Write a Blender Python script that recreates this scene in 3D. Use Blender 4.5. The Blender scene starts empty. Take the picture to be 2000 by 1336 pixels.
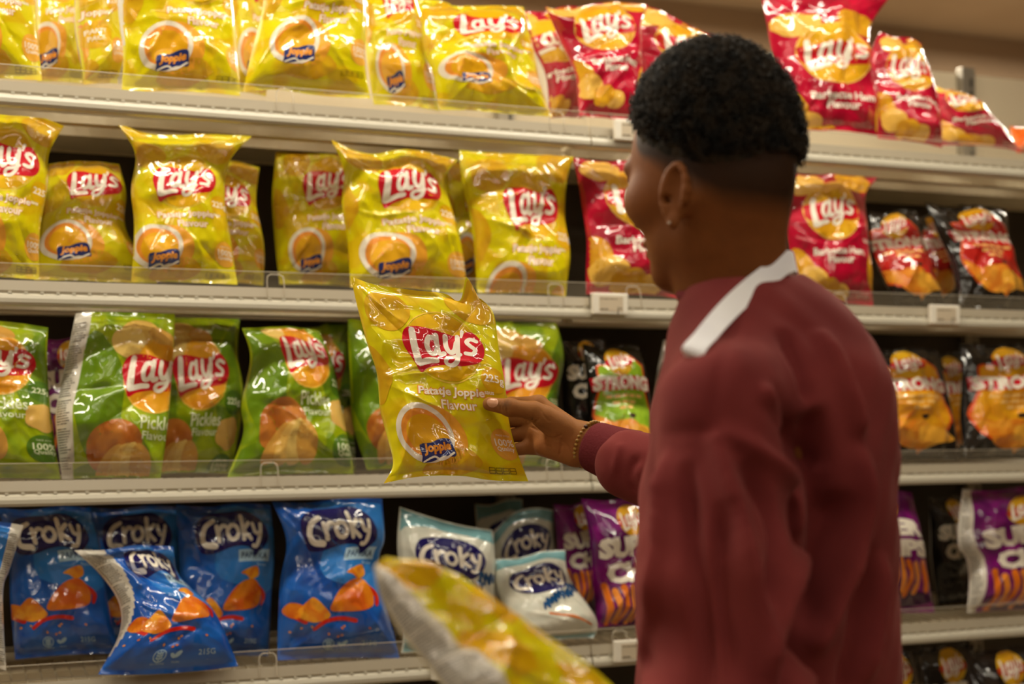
import bpy, bmesh, math, random
import numpy as np
from mathutils import Vector, Matrix, noise as mnoise

# ------------------------------------------------------------------ camera
W, H, F = 2000.0, 1336.0, 2778.0          # frame and focal length in pixels
YAW = math.atan(F / 7100.0)
PITCH = math.atan((790 - 668) / F)
CAM = np.array([0.0, -2.70, 1.37])
FH = np.array([math.sin(YAW), math.cos(YAW), 0.0])
RT = np.array([math.cos(YAW), -math.sin(YAW), 0.0])
FW = FH * math.cos(PITCH) + np.array([0, 0, math.sin(PITCH)])
UPV = np.cross(RT, FW)
sc = bpy.context.scene
COL = sc.collection
camd = bpy.data.cameras.new('camera')
cam = bpy.data.objects.new('camera', camd)
COL.objects.link(cam)
m = Matrix.Identity(4)
for i in range(3):
    m[i][0], m[i][1], m[i][2], m[i][3] = RT[i], UPV[i], -FW[i], CAM[i]
cam.matrix_world = m
camd.sensor_width = 36.0
camd.lens = 36.0 * F / W
camd.clip_start = 0.05
camd.dof.use_dof = True
camd.dof.focus_distance = 2.13
camd.dof.aperture_fstop = 2.7
sc.camera = cam

def ray(px, py):
    px = np.asarray(px, float); py = np.asarray(py, float)
    return FW + ((px - W / 2) / F)[..., None] * RT + ((H / 2 - py) / F)[..., None] * UPV
def P(px, py, d):                          # point at optical depth d
    return CAM + ray(px, py) * np.asarray(d, float)[..., None]
def onY(px, py, y):                        # point on the plane y = const
    r = ray(px, py)
    t = (np.asarray(y, float) - CAM[1]) / r[..., 1]
    return CAM + r * t[..., None]

# ------------------------------------------------------------------ world, lights, exposure
sc.view_settings.view_transform = 'Standard'
sc.view_settings.look = 'None'
sc.view_settings.gamma = 1.0
sc.view_settings.use_curve_mapping = False
sc.view_settings.exposure = -0.12
sc.cycles.use_denoising = True
sc.cycles.max_bounces = 7
sc.cycles.transparent_max_bounces = 16
sc.cycles.caustics_reflective = False
sc.cycles.caustics_refractive = False
sc.cycles.sample_clamp_indirect = 4.0
wd = bpy.data.worlds.new('world'); sc.world = wd
wd.use_nodes = True
wd.node_tree.nodes['Background'].inputs[0].default_value = (1.0, 0.80, 0.58, 1)
wd.node_tree.nodes['Background'].inputs[1].default_value = 0.10

CEIL = 2.95
WARM = (1.0, 0.91, 0.74)
def area(name, loc, sx, sy, power, col=WARM, aim=None):
    l = bpy.data.lights.new(name, 'AREA'); l.shape = 'RECTANGLE'
    l.size, l.size_y, l.energy, l.color = sx, sy, power, col
    o = bpy.data.objects.new(name, l); COL.objects.link(o); o.location = loc
    if aim is not None:
        o.rotation_euler = (Vector(aim) - Vector(loc)).to_track_quat('-Z', 'Y').to_euler()
    return o
LIGHTS = [  # x, y, power, width: ceiling lamps over the shelf front; rows appended below are added light
    (-1.1, -0.62, 1.0, .11), (0.35, -0.62, 1.0, .11), (1.8, -0.62, 1.0, .11)]
for y_ in (-2.1, -3.0, -3.9, -5.0):  # thin rows added for glints on the film and some front fill
    LIGHTS += [(x_, y_, .27, .028) for x_ in (-1.2, 0.5, 2.2)]
LIGHTS += [(-1.6, 1.25, 6.0, .11), (0.3, 1.25, 5.0, .11), (2.2, 1.25, 4.5, .11), (4.0, 1.25, 3.5, .11)]  # unseen row added behind the shelving to brighten the back wall
LP = 16.8
for x, y, k, w in LIGHTS:
    area('lamp_light', (x, y, CEIL - 0.075), 1.15, w, LP * k)

# ------------------------------------------------------------------ helpers
def prop(o, label=None, cat=None, group=None, kind=None):
    if label: o['label'] = label
    if cat: o['category'] = cat
    if group: o['group'] = group
    if kind: o['kind'] = kind
    return o
def empty(name, loc, label, cat, group=None):
    o = bpy.data.objects.new(name, None); COL.objects.link(o)
    o.location = loc; o.empty_display_size = 0.05
    return prop(o, label, cat, group)
def mesh_np(name, V, faces, mats, midx=None, normals=None, uv=None, smooth=True, parent=None):
    """faces: list of integer arrays, each (n,3) or (n,4)"""
    V = np.asarray(V, np.float32)
    me = bpy.data.meshes.new(name)
    loops = np.concatenate([f.reshape(-1) for f in faces]).astype(np.int32)
    tot = np.concatenate([np.full(len(f), f.shape[1], np.int32) for f in faces])
    st = np.concatenate([[0], np.cumsum(tot)[:-1]]).astype(np.int32)
    me.vertices.add(len(V)); me.vertices.foreach_set('co', V.reshape(-1))
    me.loops.add(len(loops)); me.loops.foreach_set('vertex_index', loops)
    me.polygons.add(len(tot)); me.polygons.foreach_set('loop_start', st)
    me.polygons.foreach_set('loop_total', tot)
    for mm in mats: me.materials.append(mm)
    if midx is not None: me.polygons.foreach_set('material_index', np.asarray(midx, np.int32))
    if uv is not None:
        ul = me.uv_layers.new(name='UVMap')
        ul.data.foreach_set('uv', np.asarray(uv, np.float32)[loops].reshape(-1))
    me.update(calc_edges=True)
    me.polygons.foreach_set('use_smooth', np.full(len(tot), smooth))
    if normals is not None:
        me.normals_split_custom_set_from_vertices(np.asarray(normals, np.float32))
    o = bpy.data.objects.new(name, me); COL.objects.link(o)
    if parent is not None:
        o.parent = parent; o.matrix_parent_inverse = Matrix.Translation(-Vector(parent.location))
    return o
class MB:
    """collects boxes, tubes and prisms into one mesh"""
    def __init__(s): s.v = []; s.f = []; s.m = []
    def add(s, v, f, m=0):
        n = len(s.v); s.v += [tuple(map(float, a)) for a in v]
        s.f += [tuple(i + n for i in q) for q in f]; s.m += [m] * len(f)
    def box(s, a, b, m=0, bev=0):
        x0, y0, z0 = a; x1, y1, z1 = b
        if bev <= 0:
            s.add([(x0,y0,z0),(x1,y0,z0),(x1,y1,z0),(x0,y1,z0),(x0,y0,z1),(x1,y0,z1),(x1,y1,z1),(x0,y1,z1)],
                  [(0,3,2,1),(4,5,6,7),(0,1,5,4),(1,2,6,5),(2,3,7,6),(3,0,4,7)], m)
        else:
            bm = bmesh.new(); bmesh.ops.create_cube(bm, size=1)
            for v in bm.verts:
                v.co = Vector(((x0+x1)/2+v.co.x*(x1-x0), (y0+y1)/2+v.co.y*(y1-y0), (z0+z1)/2+v.co.z*(z1-z0)))
            bmesh.ops.bevel(bm, geom=list(bm.edges), offset=bev, segments=2, affect='EDGES', profile=0.5)
            bm.verts.index_update()
            s.add([v.co for v in bm.verts], [[v.index for v in f.verts] for f in bm.faces], m); bm.free()
    def tube(s, pts, r, n=6, m=0, closed=False):
        pts = [Vector(p) for p in pts]; N = len(pts)
        rr = r if hasattr(r, '__len__') else [r] * N
        up = Vector((0.13, 0.31, 0.94)); V = []; Fc = []
        for i, p in enumerate(pts):
            if closed: t = pts[(i+1) % N] - pts[i-1]
            else: t = pts[min(i+1, N-1)] - pts[max(i-1, 0)]
            t.normalize(); a = t.cross(up)
            if a.length < 1e-3: a = t.cross(Vector((1, 0, 0)))
            a.normalize(); b = t.cross(a)
            for k in range(n):
                an = 2 * math.pi * k / n
                V.append(p + (a * math.cos(an) + b * math.sin(an)) * rr[i])
        for i in range(N if closed else N - 1):
            j = (i + 1) % N
            for k in range(n):
                Fc.append((i*n+k, i*n+(k+1) % n, j*n+(k+1) % n, j*n+k))
        if not closed:
            Fc.append(tuple(range(n))); Fc.append(tuple(range((N-1)*n, N*n))[::-1])
        s.add(V, Fc, m)
    def prism(s, prof, x0, x1, m=0):       # profile in (y,z), extruded along x
        n = len(prof)
        V = [(x0, y, z) for y, z in prof] + [(x1, y, z) for y, z in prof]
        Fc = [(i, (i+1) % n, n+(i+1) % n, n+i) for i in range(n)] + [tuple(range(n))[::-1], tuple(range(n, 2*n))]
        s.add(V, Fc, m)
    def sphere(s, c, r, m=0, nu=10, nv=6, sc3=(1,1,1)):
        V = []; Fc = []
        for j in range(nv+1):
            th = math.pi * j / nv
            for i in range(nu):
                ph = 2*math.pi*i/nu
                V.append((c[0]+r*sc3[0]*math.sin(th)*math.cos(ph), c[1]+r*sc3[1]*math.sin(th)*math.sin(ph), c[2]+r*sc3[2]*math.cos(th)))
        for j in range(nv):
            for i in range(nu):
                Fc.append((j*nu+i, j*nu+(i+1) % nu, (j+1)*nu+(i+1) % nu, (j+1)*nu+i))
        s.add(V, Fc, m)
    def build(s, name, mats, parent=None, smooth=False):
        if not isinstance(mats, (list, tuple)): mats = [mats]
        me = bpy.data.meshes.new(name); me.from_pydata(s.v, [], s.f)
        for mm in mats: me.materials.append(mm)
        me.polygons.foreach_set('material_index', s.m)
        me.validate(); 
        bm = bmesh.new(); bm.from_mesh(me); bmesh.ops.recalc_face_normals(bm, faces=bm.faces); bm.to_mesh(me); bm.free()
        if smooth: me.polygons.foreach_set('use_smooth', [True] * len(me.polygons))
        o = bpy.data.objects.new(name, me); COL.objects.link(o)
        if parent is not None:
            o.parent = parent; o.matrix_parent_inverse = Matrix.Translation(-Vector(parent.location))
        return o

# ------------------------------------------------------------------ materials
def srgb(r, g, b):
    f = lambda c: (c/255/12.92) if c/255 <= 0.04045 else ((c/255+0.055)/1.055)**2.4
    return (f(r), f(g), f(b), 1)
def mat(name, col, rough=0.5, metal=0.0, spec=0.5, **kw):
    m = bpy.data.materials.new(name); m.use_nodes = True
    b = m.node_tree.nodes['Principled BSDF']
    b.inputs['Base Color'].default_value = col
    b.inputs['Roughness'].default_value = rough
    b.inputs['Metallic'].default_value = metal
    b.inputs['Specular IOR Level'].default_value = spec
    for k, v in kw.items(): b.inputs[k.replace('_', ' ')].default_value = v
    return m
def nd(m, typ, **kw):
    n = m.node_tree.nodes.new(typ)
    for k, v in kw.items():
        if k in n.inputs.keys(): n.inputs[k].default_value = v
        else: setattr(n, k, v)
    return n
def lk(m, a, b): m.node_tree.links.new(a, b)
def noise_col(m, scale, c1, c2, lo=0.4, hi=0.6, coord='Object', detail=2.0, vec_scale=None, dist=0.0):
    tc = nd(m, 'ShaderNodeTexCoord'); nz = nd(m, 'ShaderNodeTexNoise', Scale=scale, Detail=detail, Distortion=dist)
    src = tc.outputs[coord]
    if vec_scale:
        mp = nd(m, 'ShaderNodeMapping'); mp.inputs['Scale'].default_value = vec_scale
        lk(m, src, mp.inputs[0]); src = mp.outputs[0]
    lk(m, src, nz.inputs['Vector'])
    cr = nd(m, 'ShaderNodeValToRGB')
    cr.color_ramp.elements[0].position = lo; cr.color_ramp.elements[1].position = hi
    cr.color_ramp.elements[0].color = c1; cr.color_ramp.elements[1].color = c2
    lk(m, nz.outputs['Fac'], cr.inputs[0])
    lk(m, cr.outputs[0], m.node_tree.nodes['Principled BSDF'].inputs['Base Color'])
    return cr
def bump(m, scale, strength, dist=0.001, coord='Object', detail=2.0, vec_scale=None, ridged=False):
    tc = nd(m, 'ShaderNodeTexCoord'); nz = nd(m, 'ShaderNodeTexNoise', Scale=scale, Detail=detail)
    src = tc.outputs[coord]
    if vec_scale:
        mp = nd(m, 'ShaderNodeMapping'); mp.inputs['Scale'].default_value = vec_scale
        lk(m, src, mp.inputs[0]); src = mp.outputs[0]
    lk(m, src, nz.inputs['Vector'])
    h = nz.outputs['Fac']
    if ridged:
        a = nd(m, 'ShaderNodeMath', operation='SUBTRACT'); a.inputs[1].default_value = 0.5; lk(m, h, a.inputs[0])
        b_ = nd(m, 'ShaderNodeMath', operation='ABSOLUTE'); lk(m, a.outputs[0], b_.inputs[0]); h = b_.outputs[0]
    bp = nd(m, 'ShaderNodeBump', Strength=strength, Distance=dist)
    lk(m, h, bp.inputs['Height'])
    lk(m, bp.outputs[0], m.node_tree.nodes['Principled BSDF'].inputs['Normal'])
    return m
FILM = {}
def film(key, rgb, rgb2=None, lo=0.45, hi=0.6, scale=4.0):
    """glossy printed plastic film; optional second print colour in soft blotches"""
    if key in FILM: return FILM[key]
    m = mat('film_' + key, srgb(*rgb), 0.36, 0.0, 0.15)
    b = m.node_tree.nodes['Principled BSDF']
    b.inputs['Coat Weight'].default_value = 1.0; b.inputs['Coat Roughness'].default_value = 0.035; b.inputs['Coat IOR'].default_value = 1.7
    if rgb2: noise_col(m, scale, srgb(*rgb), srgb(*rgb2), lo, hi, coord='UV', detail=1.0, vec_scale=(1, 1.4, 1), dist=0.4)
    bump(m, 20.0, 0.16, 0.0030, coord='Object', detail=3.0, ridged=True)
    FILM[key] = m
    return m
M = {}
M['rail'] = mat('rail_plastic', srgb(198, 192, 174), 0.35)
M['railtop'] = mat('label_holder', srgb(172, 162, 142), 0.25)
M['steel'] = mat('shelf_enamel', srgb(205, 190, 160), 0.45); noise_col(M['steel'], 3, srgb(198, 183, 154), srgb(212, 198, 168))
M['wire'] = mat('shelf_wire', srgb(196, 182, 150), 0.35, 0.2)
M['dark'] = mat('shaded_panel', srgb(60, 52, 40), 0.7); noise_col(M['dark'], 4, srgb(55, 47, 36), srgb(65, 56, 44))  # lower back panel: the shade behind the bags is put into its colour
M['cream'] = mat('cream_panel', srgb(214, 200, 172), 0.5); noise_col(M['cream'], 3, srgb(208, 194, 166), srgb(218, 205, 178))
M['post'] = mat('upright_metal', srgb(150, 143, 130), 0.4, 0.4)
M['slot'] = mat('slot_dark', srgb(40, 36, 30), 0.7)
M['tag'] = mat('tag_plastic', srgb(236, 230, 215), 0.35)
M['tagscreen'] = mat('tag_display', srgb(205, 190, 165), 0.45)
M['tagink'] = mat('tag_ink', srgb(60, 52, 42), 0.5)
M['seam'] = mat('seam_red', srgb(190, 20, 30), 0.5)
M['wallm'] = mat('wall_paint', srgb(158, 132, 104), 0.85); noise_col(M['wallm'], 0.8, srgb(150, 124, 97), srgb(164, 138, 110))
M['ceil'] = mat('ceiling_paint', srgb(190, 172, 148), 0.9); noise_col(M['ceil'], 1.5, srgb(185, 167, 143), srgb(195, 178, 154))
M['floor'] = mat('floor_tile', srgb(176, 160, 136), 0.35)
def tile_floor(m):
    tc = nd(m, 'ShaderNodeTexCoord'); br = nd(m, 'ShaderNodeTexBrick', Scale=1.6)
    br.offset = 0.0; br.inputs['Color1'].default_value = srgb(140, 126, 106); br.inputs['Color2'].default_value = srgb(132, 118, 98)
    br.inputs['Mortar'].default_value = srgb(130, 118, 100); br.inputs['Mortar Size'].default_value = 0.006
    br.inputs['Brick Width'].default_value = 0.9; br.inputs['Row Height'].default_value = 0.9
    lk(m, tc.outputs['Object'], br.inputs['Vector']); lk(m, br.outputs['Color'], m.node_tree.nodes['Principled BSDF'].inputs['Base Color'])
tile_floor(M['floor'])
def clear(name, tint, alpha):
    m = mat(name, tint, 0.08, 0.0, 0.5); m.node_tree.nodes['Principled BSDF'].inputs['Alpha'].default_value = alpha
    return m
M['clear'] = clear('clear_plastic', srgb(225, 210, 180), 0.055)
M['clear2'] = clear('clear_plastic_edge', srgb(235, 225, 205), 0.50)

# ------------------------------------------------------------------ printed designs (flat art in a 1 x 1.4 frame, cut on the bag's grid)
NU, NV, AR = 60, 84, 1.4
def catmull(pts, n=6, closed=False):
    pts = [np.array(p, float) for p in pts]; N = len(pts); out = []
    for i in range(N if closed else N - 1):
        if closed: p0, p1, p2, p3 = pts[i-1], pts[i], pts[(i+1) % N], pts[(i+2) % N]
        else: p0, p1, p2, p3 = pts[max(i-1, 0)], pts[i], pts[i+1], pts[min(i+2, N-1)]
        for k in range(n):
            t = k / n
            out.append(0.5*((2*p1)+(-p0+p2)*t+(2*p0-5*p1+4*p2-p3)*t*t+(-p0+3*p1-3*p2+p3)*t**3))
    if not closed: out.append(pts[-1])
    return out
class Art:
    def __init__(s): s.items = []          # (layer, material, verts, faces)
    def poly(s, pts, mt, layer=1, smooth=False, n=5):
        if smooth: pts = catmull(pts, n, True)
        s.items.append((layer, mt, [tuple(p) for p in pts], [tuple(range(len(pts)))]))
    def ell(s, cx, cy, rx, ry, mt, layer=1, rot=0, n=28, wob=0, seed=0):
        rnd = random.Random(seed); c, q = math.cos(rot), math.sin(rot); pts = []
        w = [rnd.uniform(-wob, wob) for _ in range(4)]
        for i in range(n):
            a = 2*math.pi*i/n; k = 1 + w[0]*math.cos(2*a+1)+w[1]*math.cos(3*a)+w[2]*math.sin(5*a)
            x, y = rx*k*math.cos(a), ry*k*math.sin(a); pts.append((cx+c*x-q*y, cy+q*x+c*y))
        s.poly(pts, mt, layer)
    def ring(s, cx, cy, r0, r1, mt, layer=1, n=36, a0=0, a1=2*math.pi, sy=1.0):
        V = []; Fc = []
        for i in range(n+1):
            a = a0+(a1-a0)*i/n
            V += [(cx+r0*math.cos(a), cy+sy*r0*math.sin(a)), (cx+r1*math.cos(a), cy+sy*r1*math.sin(a))]
        for i in range(n): Fc.append((2*i, 2*i+1, 2*i+3, 2*i+2))
        s.items.append((layer, mt, V, Fc))
    def stroke(s, pts, w, mt, layer, tf=None, n=5, smooth=True):
        if smooth and len(pts) > 2: pts = catmull(pts, n)
        pts = [np.array(p, float) for p in pts]; N = len(pts); V = []; Fc = []
        ws = w if hasattr(w, '__len__') else (w, w)
        for i, p in enumerate(pts):
            t = pts[min(i+1, N-1)] - pts[max(i-1, 0)]; t = t/(np.linalg.norm(t)+1e-9); nn = np.array([-t[1], t[0]])
            hw = (ws[0]+(ws[1]-ws[0])*i/(N-1))/2
            V += [p+nn*hw, p-nn*hw]
        for i in range(N-1): Fc.append((2*i, 2*i+1, 2*i+3, 2*i+2))
        for e, hw in ((0, ws[0]/2), (N-1, ws[1]/2)):
            b = len(V)
            for k in range(8): V.append(pts[e]+hw*np.array([math.cos(k*math.pi/4), math.sin(k*math.pi/4)]))
            Fc.append(tuple(range(b, b+8)))
        if tf: V = [tf(v) for v in V]
        s.items.append((layer, mt, [tuple(v) for v in V], Fc))
    def text(s, body, cx, cy, width, mt, layer, shear=0.0, bold=0.0, rot=0, height=None, arc=0.0):
        c = bpy.data.curves.new('t', 'FONT'); c.body = body; c.resolution_u = 2; c.shear = shear; c.offset = bold
        o = bpy.data.objects.new('t', c); me = bpy.data.meshes.new_from_object(o)
        V = np.zeros(len(me.vertices)*3, np.float32); me.vertices.foreach_get('co', V); V = V.reshape(-1, 3)[:, :2]
        lo, hi = V.min(0), V.max(0); k = width/(hi[0]-lo[0]); ky = height/(hi[1]-lo[1]) if height else k
        V = (V-(lo+hi)/2)*np.array([k, ky]); V[:, 1] += arc*(V[:, 0]/(width/2))**2
        cs, sn = math.cos(rot), math.sin(rot)
        V = np.stack([cx+cs*V[:, 0]-sn*V[:, 1], cy+sn*V[:, 0]+cs*V[:, 1]], 1)
        s.items.append((layer, mt, [tuple(v) for v in V], [tuple(p.vertices) for p in me.polygons]))
        bpy.data.objects.remove(o); bpy.data.curves.remove(c); bpy.data.meshes.remove(me)
def xf(cx, cy, sc_, rot=0):
    c, q = math.cos(rot)*sc_, math.sin(rot)*sc_
    return lambda v: (cx+c*v[0]-q*v[1], cy+q*v[0]+c*v[1])
def wordmark_round(a, cx, cy, w, L, rot=0.0, banner=True, red='logored', white='logowhite'):
    """white script lettering on a red banner"""
    t = xf(cx, cy, w, rot); tt = lambda pts: [t(p) for p in pts]
    if banner:
        a.poly(tt(catmull([(-.52,.02),(-.47,.20),(-.34,.255),(-.15,.245),(.06,.20),(.22,.19),(.38,.255),(.50,.16),(.545,.02),(.50,-.12),(.40,-.20),(.18,-.245),(-.05,-.25),(-.26,-.30),(-.38,-.37),(-.44,-.22)], 4, True)), film(red, (205, 14, 38)), L)
    wm = film(white, (248, 240, 224))
    S = lambda pts, wd: a.stroke(pts, wd, wm, L+1, t, n=4)
    S([(-.365, .20), (-.375, 0), (-.375, -.24)], (.085, .105))
    S([(-.36, -.245), (-.22, -.20), (-.12, -.19)], (.085, .07))
    S([(-.09, .12), (-.165, .12), (-.21, .0), (-.18, -.10), (-.11, -.08), (-.07, .02)], .066)
    S([(-.065, .16), (-.075, .0), (-.055, -.10), (.0, -.085)], .066)
    S([(.055, .16), (.045, .02), (.085, -.07), (.15, -.03), (.19, .08)], .066)
    S([(.215, .17), (.195, 0), (.16, -.17), (.07, -.25), (.0, -.22), (.03, -.155), (.13, -.13), (.22, -.08)], (.066, .045))
    S([(.285, .25), (.265, .17)], (.05, .03))
    S([(.455, .12), (.38, .145), (.325, .10), (.37, .045), (.42, .0), (.385, -.065), (.29, -.06)], .056)
def wordmark_blob(a, cx, cy, w, L, rot=0.0, oval=False):
    t = xf(cx, cy, w, rot); tt = lambda pts: [t(p) for p in pts]
    nv = film('navy', (18, 12, 92))
    if oval: a.poly(tt(catmull([(-.54,0),(-.46,.22),(-.2,.31),(.15,.33),(.42,.24),(.54,.05),(.48,-.16),(.3,-.33),(.1,-.33),(-.25,-.32),(-.47,-.2)], 4, True)), nv, L)
    else: a.poly(tt(catmull([(-.56,-.05),(-.5,.16),(-.3,.27),(0,.27),(.3,.26),(.52,.12),(.57,-.08),(.46,-.24),(.34,-.33),(.24,-.22),(0,-.2),(-.3,-.27),(-.5,-.25)], 4, True)), nv, L)
    wm = film('logowhite', (248, 240, 224)); S = lambda pts, wd: a.stroke(pts, wd, wm, L+1, t, n=4)
    S([(-.26,.17),(-.38,.10),(-.45,-.03),(-.43,-.15),(-.28,-.17)], (.06,.09))
    S([(-.22,.09),(-.215,-.11)], .065); S([(-.2,.03),(-.14,.09),(-.09,.08)], .06)
    S([(.0,.09),(-.07,.02),(-.05,-.08),(.03,-.1),(.09,-.03),(.07,.06),(.0,.09)], .06)
    S([(.165,.19),(.165,-.11)], .065); S([(.27,.10),(.185,0),(.28,-.11)], .06)
    S([(.335,.09),(.36,-.02),(.42,-.03)], .06); S([(.46,.09),(.43,-.05),(.37,-.19),(.31,-.2)], .058)

def chips_fan(a, cx, cy, s_, L, seed, potato=True, tones=None):
    tones = tones or [(214, 160, 70), (226, 182, 92), (235, 200, 110)]
    if potato: a.ell(cx-.10*s_, cy+.12*s_, .28*s_, .24*s_, film('potato', (176, 96, 30), (205, 130, 52), .35, .65, 6), L, .4, wob=.05, seed=seed)
    for i in range(4):
        a.ell(cx+(-.12+.10*i)*s_, cy-.06*s_, .11*s_, .22*s_, film('chip%d' % (i % 3), tones[i % 3]), L+1+i*.3, -.5+.22*i, n=20, wob=.04, seed=seed+i)
def small_block(a, x, y, w, L, key, rows=3, col=(120, 104, 20)):
    """a line of small boxed panels, too small to read"""
    mm = film(key, col)
    for i in range(4):
        x0 = x-w/2+w*i/4
        for (xa, ya), (xb, yb) in (((0, 0), (1, 0)), ((1, 0), (1, 1)), ((1, 1), (0, 1)), ((0, 1), (0, 0)), ((0, .5), (1, .5))):
            q = w/4*.82; a.stroke([(x0+xa*q, y+ya*q), (x0+xb*q, y+yb*q)], .004, mm, L, smooth=False)
TXT = (255, 244, 226)
def art_joppie(party=False):
    a = Art(); g = film('jgold', (226, 174, 8), (230, 184, 10)); g2 = film('jchip', (216, 164, 20), (224, 180, 24), .4, .6, 9)
    a.ell(.25, 1.2, .17, .14, g2, 1, .2, wob=.06, seed=3); a.ell(.86, 1.27, .17, .12, g2, 1, -.3, wob=.08, seed=4)
    a.ell(.03, .75, .12, .2, g2, 1, .2, wob=.06, seed=8); a.ell(.5, .1, .22, .1, g2, 1, .2, wob=.06, seed=9)
    a.ring(.6, .95, .262, .27, film('jline', (246, 205, 80)), 1)
    a.ell(.6, .95, .255, .255, g, 1)
    wordmark_round(a, .6, .95, .55, 2, -.03)
    a.ell(.93, .73, .095, .095, g, 1)
    tx = film('jtext', TXT)
    a.text('225g', .93, .73, .15, tx, 2, bold=.02)
    a.text('Patatje Joppie', .60, .615, .515, film('jshade', (236, 150, 60)), 1.6, bold=.06, height=.088); a.text('Flavour', .65, .53, .28, film('jshade', (236, 150, 60)), 1.2 if party else 1.6, bold=.05); a.text('Patatje Joppie', .60, .615, .50, tx, 2, bold=.03, height=.075); a.text('saus', .885, .63, .07, tx, 2, bold=.02)
    if not party: a.text('Flavour', .65, .53, .27, tx, 2, bold=.02)
    a.ell(.42, .30, .23, .22, film('jglow', (240, 168, 50)), 1)
    a.ell(.335, .315, .18, .18, film('jsauce', (238, 150, 52)), 1.5); a.ell(.35, .30, .155, .15, film('jsauce2', (232, 172, 20)), 2)
    a.ring(.335, .315, .175, .215, film('bowl', (236, 226, 206)), 2.5)
    t = xf(.39, .195, .26, .12)
    a.poly([t(p) for p in catmull([(-.5,-.12),(-.46,.2),(-.1,.2),(.2,.28),(.48,.24),(.5,-.02),(.46,-.24),(.1,-.2),(-.2,-.3),(-.5,-.28)], 3, True)], film('jnavy', (24, 44, 110)), 3.2)
    a.stroke([t((-.46, -.27)), t((-.15, -.18)), t((.05, -.3)), t((.45, -.14))], .014, film('logowhite', (248, 240, 224)), 3.9)
    a.text('Joppie', .39, .205, .22, film('jorange', (245, 160, 50)), 3.9, shear=.25, bold=.05, rot=.12, height=.085)
    a.ell(.93, .27, .10, .115, film('jbadge', (240, 176, 60)), 1)
    a.text('100%', .93, .285, .14, tx, 2, bold=.02); a.text('Quality', .93, .235, .13, tx, 2, bold=.02); a.text('MADE WITH', .93, .335, .1, tx, 2)
    if party:
        a.ell(.72, .42, .14, .13, g, 1.6); a.text('PARTY', .72, .45, .18, tx, 2.2, bold=.03); a.text('PACK', .72, .385, .15, tx, 2.2, bold=.03)
    small_block(a, .86, .055, .2, 2, 'jink')
    return a
def art_bbq():
    a = Art(); g = film('bgold', (222, 160, 24), (230, 178, 30)); ol = film('boutline', (240, 190, 90)); wt = film('logowhite', (248, 240, 224))
    a.ell(.5, .95, .34, .32, ol, 1); a.ell(.5, .95, .325, .305, g, 1.6)
    a.poly([(.18, .98), (.2, 1.03), (.5, 1.06), (.8, 1.03), (.825, .95), (.8, .86), (.5, .84), (.2, .86)], film('logored', (205, 14, 38)), 2.2, True, 3)
    wordmark_round(a, .5, .955, .62, 2.3, 0, banner=False)
    a.text('Barbecue Ham', .52, .52, .62, wt, 2, bold=.03, height=.08); a.text('Flavour', .52, .43, .32, wt, 2, bold=.03)
    a.text('225g', .9, .64, .1, wt, 2, bold=.02)
    c1 = film('bchip', (226, 168, 30), (214, 150, 30), .4, .6, 8); c2 = film('bchip2', (238, 188, 84))
    for i, (x, y, rx, ry, r) in enumerate([(.06, .38, .12, .2, .2), (.16, .22, .16, .14, 0), (.34, .12, .15, .12, .3), (.52, .08, .14, .1, 0), (.97, .34, .11, .19, .1), (.22, 1.27, .2, .13, .2), (.78, 1.29, .24, .12, -.2)]):
        a.ell(x, y, rx, ry, c1 if i % 2 == 0 else c2, 1+.3*(i % 3), r, wob=.05, seed=i)
    small_block(a, .85, .07, .18, 2, 'bink', col=(240, 200, 190))
    return a
def art_pickles():
    a = Art(); ol = film('poutline', (240, 190, 70)); g = film('pgold', (228, 150, 26), (236, 168, 34)); wt = film('ptext', (232, 240, 200))
    a.ell(.16, .75, .2, .5, film('pdark', (102, 138, 18), (116, 150, 18)), 1, .2, wob=.08, seed=1); a.ell(.98, .9, .22, .5, film('pdark', (102, 138, 18)), 1, -.2, wob=.08, seed=4)
    a.ell(.15, .12, .3, .12, film('pdark', (102, 138, 18)), 1, .2, wob=.08, seed=5)
    a.ell(.60, .93, .265, .30, ol, 1.5); a.ell(.60, .93, .25, .285, g, 1.9); wordmark_round(a, .60, .95, .54, 2.5, 0)
    a.ell(.92, .70, .10, .10, film('pbadge', (78, 118, 26)), 1.8); a.text('225g', .92, .70, .14, wt, 2.4, bold=.02)
    a.text('Pickles', .66, .56, .30, wt, 2.4, bold=.012, height=.105); a.text('Flavour', .66, .46, .26, wt, 2.4, bold=.01)
    chips_fan(a, .40, .27, .82, 1.8, 3)
    a.ell(.42, 1.25, .16, .12, film('chip1', (226, 182, 92)), 1.8, .3, wob=.06, seed=6); a.ell(.34, 1.18, .14, .12, film('chip2', (235, 200, 110)), 2.1, -.3, wob=.06, seed=7)
    a.ell(.62, 1.24, .13, .06, film('chip0', (214, 160, 70)), 2.1, -.3, wob=.06, seed=8); a.ell(.9, .45, .12, .13, film('chip1', (226, 182, 92)), 1.8, .2, wob=.1, seed=9)
    a.ell(.90, .16, .13, .13, film('pbadge', (78, 118, 26)), 1.8); a.text('100%', .90, .18, .17, wt, 2.4, bold=.02); a.text('Quality', .90, .125, .16, wt, 2.4, bold=.015); a.text('MADE WITH', .90, .24, .11, wt, 2.4)
    return a
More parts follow.
